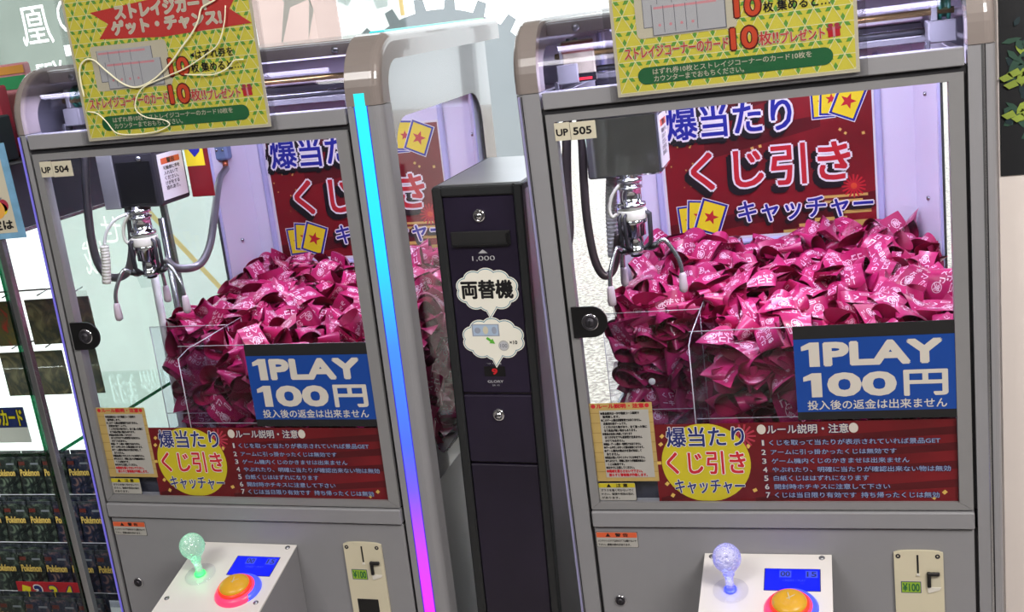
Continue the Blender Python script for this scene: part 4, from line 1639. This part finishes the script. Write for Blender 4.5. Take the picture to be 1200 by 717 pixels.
def chdoor(z0, z1, lock, name='door'):
    b = MB()
    b.box((-CW + .0150, .0045, z0), (CW - .0150, .018, z1), 'ch_panel', .0015)
    d = part(name, b, mc)
    if lock is not None:
        k = MB()
        k.lathe((.0, .0045, lock), (0, -1, 0), [(.0100, -.001), (.0100, .0025), (.0085, .004), (.0058, .004), (.0058, .003), (.0050, .003), (.0050, .0062), (.001, .0062)], 'chrome', 24)
        k.box((-.0035, -.0025, lock - .0007), (.0035, -.0016, lock + .0007), 'black')
        k.box((-.002, -.0023, lock + .0075), (.002, .0, lock + .011), 'steel', .0005)
        part('lock', k, d)
    return d
d1 = chdoor(-.3285, -.0165, -.0455)
d2 = chdoor(-.4470, -.3330, -.3650)
d3 = chdoor(zf + .02, -.4510, None)
b = MB()
b.box((-.0480, .0015, -.0915), (.0455, .0060, -.0690), 'matteblack', .001)
b.box((-.0460, -.0010, -.0925), (.0435, .0040, -.0885), 'black', .001)
b.box((.0400, -.0006, -.0900), (.0440, .0040, -.0720), 'black', .001)
part('bill_slot', b, d1)
b = MB()
y = .0040
b.text('▲', (-.0075, -.1035, .0075, -.0975), y, 'grey_text', 0)
b.text('1,000', (-.0180, -.1160, .0180, -.1075), y, 'grey_text', .0)
b.text('GLORY', (-.0130, -.3115, .0125, -.3075), y, 'grey_text', .03)
b.text('ER 10', (-.0055, -.3170, .0055, -.3145), y, 'grey_text', 0)
b.text('つり銭', (-.012, -.2815, .012, -.2785), y, 'grey_text', 0)
part('lettering', b, d1)
b = MB()
b.box((-.0170, y, -.3010), (.0170, y + .002, -.2845), 'black')
b.text('9', (-.0040, -.2975, .0040, -.2885), y - .0002, 'led_red', .06)
part('counter_display', b, d1, 'red lit digit')

def bubble(cx, cz, label, note):
    b = MB()
    y = .0038
    w, h = .100, .066
    def puffs(g, yy, key):
        b.disc(cx, cz, w * .36 + g, yy, key, 32, h * .36 + g)
        for k in range(10):
            a = 2 * math.pi * (k + .5) / 10
            b.disc(cx + w * .345 * math.cos(a), cz + h * .31 * math.sin(a), w * .145 + g, yy - 1.2e-5 * (k + 1), key, 22, h * .185 + g)
        yy -= 1.3e-4
        b.flat([(cx - .006 - g, cz - h * .40), (cx + .012 + g, cz - h * .42), (cx + .001, cz - h * .66 - g * 1.6)], yy, key)
    puffs(.0024, y, 'bubble')
    puffs(.0009, y - .0002, 'bubble_line')
    puffs(-.0003, y - .0004, 'bubble')
    if note == 0:
        b.text('両替機', (cx - .0410, cz - .0130, cx + .0405, cz + .0150), y - .0006, 'p_black', .035)
    else:
        b.rect(cx - .0330, cz + .0045, cx + .0110, cz + .0240, y - .0006, 'bill')
        b.rect(cx - .0310, cz + .0060, cx + .0090, cz + .0225, y - .0007, 'p_pale_blue')
        b.disc(cx - .0110, cz + .0143, .0045, y - .0008, 'p_cream', 14, .0065)
        b.disc(cx + .0030, cz + .0140, .0040, y - .0008, 'bill', 14, .0060)
        b.disc(cx - .0240, cz + .0140, .0050, y - .0008, 'bill', 14)
        a = -.65
        ca, sa = math.cos(a), math.sin(a)
        q = [(-.008, .002), (0, .002), (0, .0048), (.008, 0), (0, -.0048), (0, -.002), (-.008, -.002)]
        b.flat([(cx - .004 + u * ca - v * sa, cz - .003 + u * sa + v * ca) for u, v in q], y - .0007, 'arrow')
        b.disc(cx + .0160, cz - .0110, .0085, y - .0006, 'coin', 22)
        b.disc(cx + .0160, cz - .0110, .0070, y - .0007, 'h_ticket', 22)
        b.text('100', (cx + .0105, cz - .0140, cx + .0215, cz - .0080), y - .0008, 'h_tline', .02)
        b.text('×10', (cx + .0260, cz - .0085, cx + .0380, cz - .0030), y - .0006, 'p_black', .05)
    part('speech_bubble_sticker', b, d1, label)

bubble(.0010, -.1610, 'cloud sticker reading 両替機', 0)
bubble(.0030, -.2395, 'cloud sticker with bill, arrow and coin', 1)

# ------------------------------------------------------------------ glass showcase with card packs on the left
SX = -.960
sc = thing('showcase', 'glass showcase with green glass edges at the left edge', 'display case', (-1.35, .25, FLOOR))
b = MB()
b.box((-1.75, .0, FLOOR), (SX, .50, -.42), 'shelfwhite', .003)
part('base', b, sc)
b = MB()
b.box((SX - .012, -.002, -.42), (SX, .010, .500), 'steel', .001)
part('corner_post', b, sc)
b = MB()
b.box((SX - .012, .478, -.42), (SX, .490, .500), 'steel', .001)
part('corner_post', b, sc)
b = MB()
b.box((-1.75, .001, -.42), (SX - .022, .005, .500), 'greenglass')
b.box((SX - .0220, -.001, -.42), (SX - .0165, .0055, .500), 'greenedge')
part('front_glass', b, sc)
b = MB()
b.box((SX - .005, .012, -.42), (SX - .001, .476, .500), 'greenglass')
part('side_glass', b, sc)
b = MB()
b.box((-1.75, .010, .0985), (SX - .008, .47, .1035), 'greenglass')
b.box((-1.75, .008, .0980), (SX - .008, .0105, .1040), 'greenedge')
b.box((SX - .010, .010, .0980), (SX - .008, .47, .1040), 'greenedge')
part('shelf', b, sc)
b = MB()
b.box((-1.75, .002, .500), (SX, .49, .615), 'dark_board', .003)
b.box((-1.75, .0, .496), (SX + .001, .491, .503), 'steel', .001)
part('canopy', b, sc)
b = MB()
b.box((-1.75, .462, -.150), (-1.235, .4675, .494), 'caselamp')
part('light_panel', b, sc, 'lit white back panel')
b = MB()
b.box((-1.75, .468, -.42), (-1.235, .472, .494), 'shelfwhite')
part('back_panel', b, sc)
lamp('showcase_lamp', 'AREA', (-1.35, .03, .088), 0.9, (1, 1, 1), .6, .02, target=(-1.35, .2, -.3))  # added unseen light under the shelf to brighten the packs
b = MB()
ROW = [(.060, -.330), (.125, -.262), (.190, -.188), (.255, -.112)]
for k, (yy, zz) in enumerate(ROW):
    b.box((-1.70, yy - .0150, zz - .004), (SX - .015, yy + .045, zz - .001), 'acrylic')
    b.box((-1.70, yy - .0165, zz - .004), (SX - .015, yy - .0145, zz + .026), 'acrylic')
    b.tube([(-1.70, yy - .0155, zz + .026), (SX - .015, yy - .0155, zz + .026)], .0010, 'acrylic_edge', 6)
part('stepped_rack', b, sc)

PACKN = 0
def pack(kind, x, y, z, where, group, tilt=-.08):
    key = 'pack_green' if kind == 0 else 'pack_blue'
    b = MB()
    w, h = .0585, .105
    b.M = Matrix.Translation((x, y, z)) @ Matrix.Rotation(tilt, 4, 'X')
    n = 8
    vs, fs = [], []
    for j in range(n + 1):
        v = j / n
        for i in range(n + 1):
            u = i / n
            bul = .0035 * (math.sin(math.pi * u) * math.sin(math.pi * min(1, max(0, (v - .06) / .88)))) ** .6 if 0 < u < 1 and .06 < v < .94 else .0003
            vs.append(((u - .5) * w, -bul, v * h))
    for j in range(n + 1):
        for i in range(n + 1):
            p = vs[j * (n + 1) + i]
            vs.append((p[0], .0006 - p[1] * .8, p[2]))
    m = (n + 1) * (n + 1)
    for j in range(n):
        for i in range(n):
            q = (j * (n + 1) + i, j * (n + 1) + i + 1, (j + 1) * (n + 1) + i + 1, (j + 1) * (n + 1) + i)
            fs += [q, tuple(m + a for a in q[::-1])]
    b.add(vs, fs, key, True)
    b.box((-w / 2, -.0007, h * .93), (w / 2, .0012, h), 'pack_dark')
    b.box((-w / 2, -.0007, 0), (w / 2, .0012, h * .05), 'pack_dark')
    b.text('Pokémon', (-.0235, .060, .0235, .074), -.0046, 'p_black', .09)
    b.text('Pokémon', (-.0235, .060, .0235, .074), -.0049, 'p_gold', .035)
    b.rect(-.0255, .083, -.0100, .091, -.0036, 'h_brown')
    b.rect(.004, .084, .024, .088, -.0036, 'h_tline')
    b.M = None
    o = single('card_pack', b, where, 'card pack', Matrix(), group)
    return o

cols = [-1.335 + .0615 * i for i in range(6)]
rown = ['lowest', 'second lowest', 'second highest', 'topmost']
for k, (yy, zz) in enumerate(ROW):
    off = (.0, .012, .004, .008)[k]
    for i, x in enumerate(cols):
        kind = 0 if i < 3 else 1
        for dpt in range(2):
            xx = x + off + (.003 if dpt else 0)
            pack(kind, xx, yy + .002 + .013 * dpt, zz + .0005 + .004 * dpt,
                 '%s trading card pack %s the %s rack step, %s' % (('greenish', 'bluish')[kind], ('at the front of', 'behind another on')[dpt], rown[k], ('left end', 'second from left', 'third from left', 'third from right', 'second from right', 'right end')[i]),
                 'trading card packs in the showcase')
# price strip
b = MB()
yy = .1065
b.box((-1.226, yy, -.2600), (-1.050, yy + .0010, -.2130), 'p_red')
b.flat(rrect(-1.206, -.2365, .020, .030, -.25), yy - .0003, 'p_yellow')
b.flat(star(-1.206, -.2365, .006), yy - .0006, 'p_red')
b.text('3', (-1.184, -.2530, -1.168, -.2220), yy - .0004, 'p_white', .12)
b.text('3', (-1.184, -.2530, -1.168, -.2220), yy - .0006, 'p_navy', .05)
b.text('個', (-1.164, -.2530, -1.152, -.2400), yy - .0004, 'p_white', .03)
for xa, s_ in ((-1.148, '3'), (-1.112, '4')):
    b.text(s_, (xa, -.2530, xa + .016, -.2220), yy - .0004, 'p_navy', .12)
    b.text(s_, (xa, -.2530, xa + .016, -.2220), yy - .0006, 'p_yellow', .05)
single('price_strip', b, 'red price strip with star card and numbers 3 3 4 on the card packs', 'price label')
# upper sleeves hung on the rack and the blue label
for k, (x, z, key, w) in enumerate(((-1.262, .222, 'sleeve_gold', .074), (-1.176, .222, 'sleeve_dark', .072), (-1.092, .222, 'sleeve_dark', .070),
                                    (-1.270, .112, 'sleeve_dark', .072), (-1.186, .112, 'sleeve_dark', .072), (-1.102, .112, 'sleeve_dark', .066))):
    b = MB()
    h = .096
    b.box((x - w / 2, .300, z), (x + w / 2, .304, z + h), key, .001)
    b.box((x - w / 2, .2993, z + h), (x + w / 2, .3010, z + h + .012), 'sleeve')
    b.tube([(x, .300, z + h + .008), (x, .335, z + h + .012)], .0015, 'steel', 8)
    single('card_sleeve', b, '%s printed card sleeve pack, %s in the %s row inside the showcase' % (('gold and red', 'dark', 'dark', 'brown', 'brown', 'brown')[k], ('left', 'middle', 'right')[k % 3], ('upper', 'lower')[k // 3]), 'card sleeve', Matrix(), 'card sleeves in the showcase')
b = MB()
for z in (.330, .220):
    b.tube([(-1.74, .336, z), (-1.12, .336, z)], .002, 'steel', 8)
part('hanging_rail', b, sc)
b = MB()
b.box((-1.185, .060, .1045), (-1.060, .0612, .174), 'p_white')
b.rect(-1.185, .1345, -1.060, .174, .0598, 'p_navy')
b.text('ミラクルカード', (-1.179, .1385, -1.066, .170), .0596, 'p_black', .06)
b.text('ミラクルカード', (-1.179, .1385, -1.066, .170), .0593, 'p_yellow', .03)
single('name_card', b, 'navy name card with yellow lettering standing on the glass shelf', 'label')
# poster hung at the corner of the canopy
b = MB()
x0, x1, z0, z1 = -1.055, -.905, .497, .655
yy = -.006
b.box((x0, yy, z0), (x1, yy + .001, z1), 'lightblue')
b.rect(x0 + .012, z0 + .010, x1 - .014, z1 - .014, yy - .0003, 'p_cream')
r = random.Random(9)
for k in range(9):
    b.disc(x0 + .03 + .10 * r.random(), z0 + .05 + .08 * r.random(), .006 + .008 * r.random(), yy - .0006, ('orange_ink', 'p_yellow', 'pinkred')[k % 3], 14)
for k in range(5):
    b.flat(rrect(x0 + .03 + .09 * r.random(), z0 + .055 + .08 * r.random(), .030, .002, r.random() * 2), yy - .0008, ('pinkred', 'p_tline' if False else 'h_tline')[k % 2])
b.disc(x1 - .045, z0 + .050, .016, yy - .0007, 'orange_ink', 16)
b.text('期間限定は', (x0 + .020, z0 + .016, x1 - .020, z0 + .032), yy - .0008, 'p_black', .04)
single('small_poster', b, 'light blue bordered poster with orange drawings beside the left claw machine', 'poster')
# goods standing on top of the canopy
b = MB()
b.box((-1.10, .03, .616), (-.985, .12, .695), 'leaf3', .003)
for k in range(14):
    b.flat(rrect(-1.09 + .10 * r.random(), .622 + .066 * r.random(), .020, .008, r.random() * 3), .0292 - .0002 * (k % 3), ('leaf1', 'p_gold', 'h_brown')[k % 3])
single('goods_box', b, 'dark leafy patterned box on top of the showcase', 'box')
b = MB()
b.box((-1.16, .14, .616), (-1.020, .17, .745), 'pinkred', .003)
b.box((-1.145, .1385, .640), (-1.035, .140, .733), 'p_cream')
b.box((-1.125, .1375, .660), (-1.055, .1385, .715), 'h_tline')
single('framed_card', b, 'red framed card standing behind the leafy box on the showcase', 'picture')
b = MB()
b.box((-1.22, .20, .616), (-1.000, .22, .780), 'h_pink', .003)
b.box((-1.22, .1985, .735), (-1.000, .200, .758), 'green_ink')
b.box((-1.22, .1982, .762), (-1.000, .200, .776), 'orange_ink')
single('display_board', b, 'pink panel with a green stripe standing at the back on the showcase', 'panel')

# ------------------------------------------------------------------ prints on the shop window
YF = YW + .012
def gear(cx, cz, r, teeth, th, key, name, label, y):
    b = MB()
    p = []
    for k in range(teeth):
        a = 2 * math.pi * k / teeth
        d = 2 * math.pi / teeth
        for f, rr in ((0, r), (.18, r), (.24, r * (1 + th)), (.52, r * (1 + th)), (.58, r), (.8, r)):
            p.append((cx + rr * math.cos(a + f * d), cz + rr * math.sin(a + f * d)))
    b.flat(p, y, key)
    single(name, b, label, 'window sticker', Matrix(), 'gear stickers on the shop window')

from mathutils.geometry import delaunay_2d_cdt
FILM_TEXT = [('凰', (-2.60, .875, -2.46, 1.02)), ('翔', (-2.57, .68, -2.445, .81)), ('の', (-2.425, .90, -2.32, 1.03)), ('一', (-2.425, .82, -2.34, .86)),
             ('論', (-2.425, .66, -2.31, .77)), ('せ', (-2.44, .08, -2.35, .19)), ('城', (-2.555, -.045, -2.445, .095)), ('は', (-2.10, .30, -1.97, .45))]

def film_with_letters(x0, z0, x1, z1, y, words, key):
    """printed film whose mirrored lettering is left clear white"""
    letters = MB()
    for t, bx in words:
        letters.text(t, bx, y, 'f_white', 0.0, mirror=True)
    pts = [Vector((p.x, p.z)) for p in letters.v]
    cnt = {}
    for f in letters.f:
        for k in range(len(f)):
            e = (f[k], f[(k + 1) % len(f)])
            e = (min(e), max(e))
            cnt[e] = cnt.get(e, 0) + 1
    edges = [e for e, c in cnt.items() if c == 1]
    n = len(pts)
    pts += [Vector(q) for q in ((x0, z0), (x1, z0), (x1, z1), (x0, z1))]
    edges += [(n, n + 1), (n + 1, n + 2), (n + 2, n + 3), (n + 3, n)]
    vo, eo, fo = delaunay_2d_cdt(pts, edges, [], 0, 1e-6)[:3]
    tris = [[pts[i] for i in f] for f in letters.f]
    def inside(c):
        for t in tris:
            s_ = [(t[(k + 1) % len(t)] - t[k]).cross(c - t[k]) for k in range(len(t))]
            if all(v >= -1e-12 for v in s_) or all(v <= 1e-12 for v in s_):
                return True
        return False
    b = MB()
    keep = [f for f in fo if not inside(sum((vo[i] for i in f), Vector((0, 0))) / len(f))]
    b.add([(p.x, y, p.y) for p in vo], keep, key)
    b.add([tuple(p) for p in letters.v], letters.f, 'f_white')
    return b

b = film_with_letters(-2.75, .52, -2.30, 1.25, YF + .004, FILM_TEXT[:5], 'f_dim')
single('window_film', b, 'dim green film with large mirrored white characters on the window above the showcase', 'window film')
b = film_with_letters(-2.75, -.72, -1.62, .518, YF + .004, FILM_TEXT[5:], 'f_pale')
single('window_film', b, 'pale green film with mirrored white characters on the window seen through machine 504', 'window film')
b = MB(); b.rect(-1.60, -.72, -1.27, 1.35, YF + .004, 'f_pink')
single('window_film', b, 'pale pink film on the shop window behind the top of the left machine', 'window film')
b = MB(); b.rect(-1.268, .45, -1.02, 1.35, YF + .004, 'f_pale')
single('window_film', b, 'narrow pale film on the window beside the pink film', 'window film')
gear(-.920, .400, .405, 24, .11, 'f_grey', 'gear_sticker', 'large grey gear sticker on the window behind the money changer', YF)
gear(-1.12, 1.10, .235, 11, .13, 'f_grey2', 'gear_sticker', 'darker gear sticker cut off by the top of the photo', YF + .002)
gear(-1.98, -.02, .30, 12, .16, 'f_thin', 'gear_sticker', 'grey gear sticker seen through the door of machine 504', YF)
b = MB()
for pts, key in (([(-1.50, .95), (-1.42, 1.0), (-1.36, .86), (-1.40, .76), (-1.37, .90), (-1.45, .88), (-1.52, .72), (-1.47, .90)], 'f_hair'),
                 ([(-1.36, .68), (-1.25, .70), (-1.22, .98), (-1.28, 1.2), (-1.36, 1.2)], 'f_white'),
                 ([(-1.56, .40), (-1.42, .46), (-1.30, .30), (-1.36, .10), (-1.48, .14)], 'f_white'),
                 ([(-1.64, .20), (-1.52, .34), (-1.45, .10), (-1.56, -.1)], 'f_hair')):
    b.flat(pts, YF - .0003, key)
single('window_sticker', b, 'loose pale ribbon shapes on the pink window film', 'window sticker')
b = MB()
b.flat([(-1.035, .80), (-1.020, .80), (-1.015, 1.25), (-1.030, 1.25)], YF - .0006, 'f_orange')
b.flat([(-2.30, .30), (-2.28, .31), (-1.86, -.24), (-1.88, -.25)], YF - .0006, 'f_orange')
single('window_sticker', b, 'thin orange bars printed on the shop window', 'window sticker')

# ------------------------------------------------------------------ black plant poster on the side wall
b = MB()
b.box((.604, .0985, .4520), (1.05, .0996, 1.05), 'board_black')
r = random.Random(4)
for k in range(150):
    x, z = .61 + .12 * r.random(), .50 + .14 * r.random() + .02 * r.gauss(0, 1)
    a = r.random() * 6.28
    l, w = .006 + .009 * r.random(), .003 + .003 * r.random()
    ca, sa = math.cos(a), math.sin(a)
    q = [(-l, 0), (-l * .3, -w), (l * .5, -w * .7), (l, 0), (l * .5, w * .7), (-l * .3, w)]
    if x - l > .606:
        b.flat([(x + u * ca - v * sa, z + u * sa + v * ca) for u, v in q], .0981 - .0003 * (k % 6), ('leaf1', 'leaf3', 'leaf1', 'leaf2', 'leaf3', 'leaf1')[k % 6])
for (x, z) in ((.612, .585), (.622, .590), (.632, .580), (.615, .535), (.627, .530), (.637, .536), (.618, .575)):
    b.flat([(x - .010, z), (x - .003, z - .006), (x + .009, z - .002), (x + .004, z + .006)], .0955, 'leaf2')
single('plant_poster', b, 'black poster with green leaves on the wall right of machine 505', 'poster')
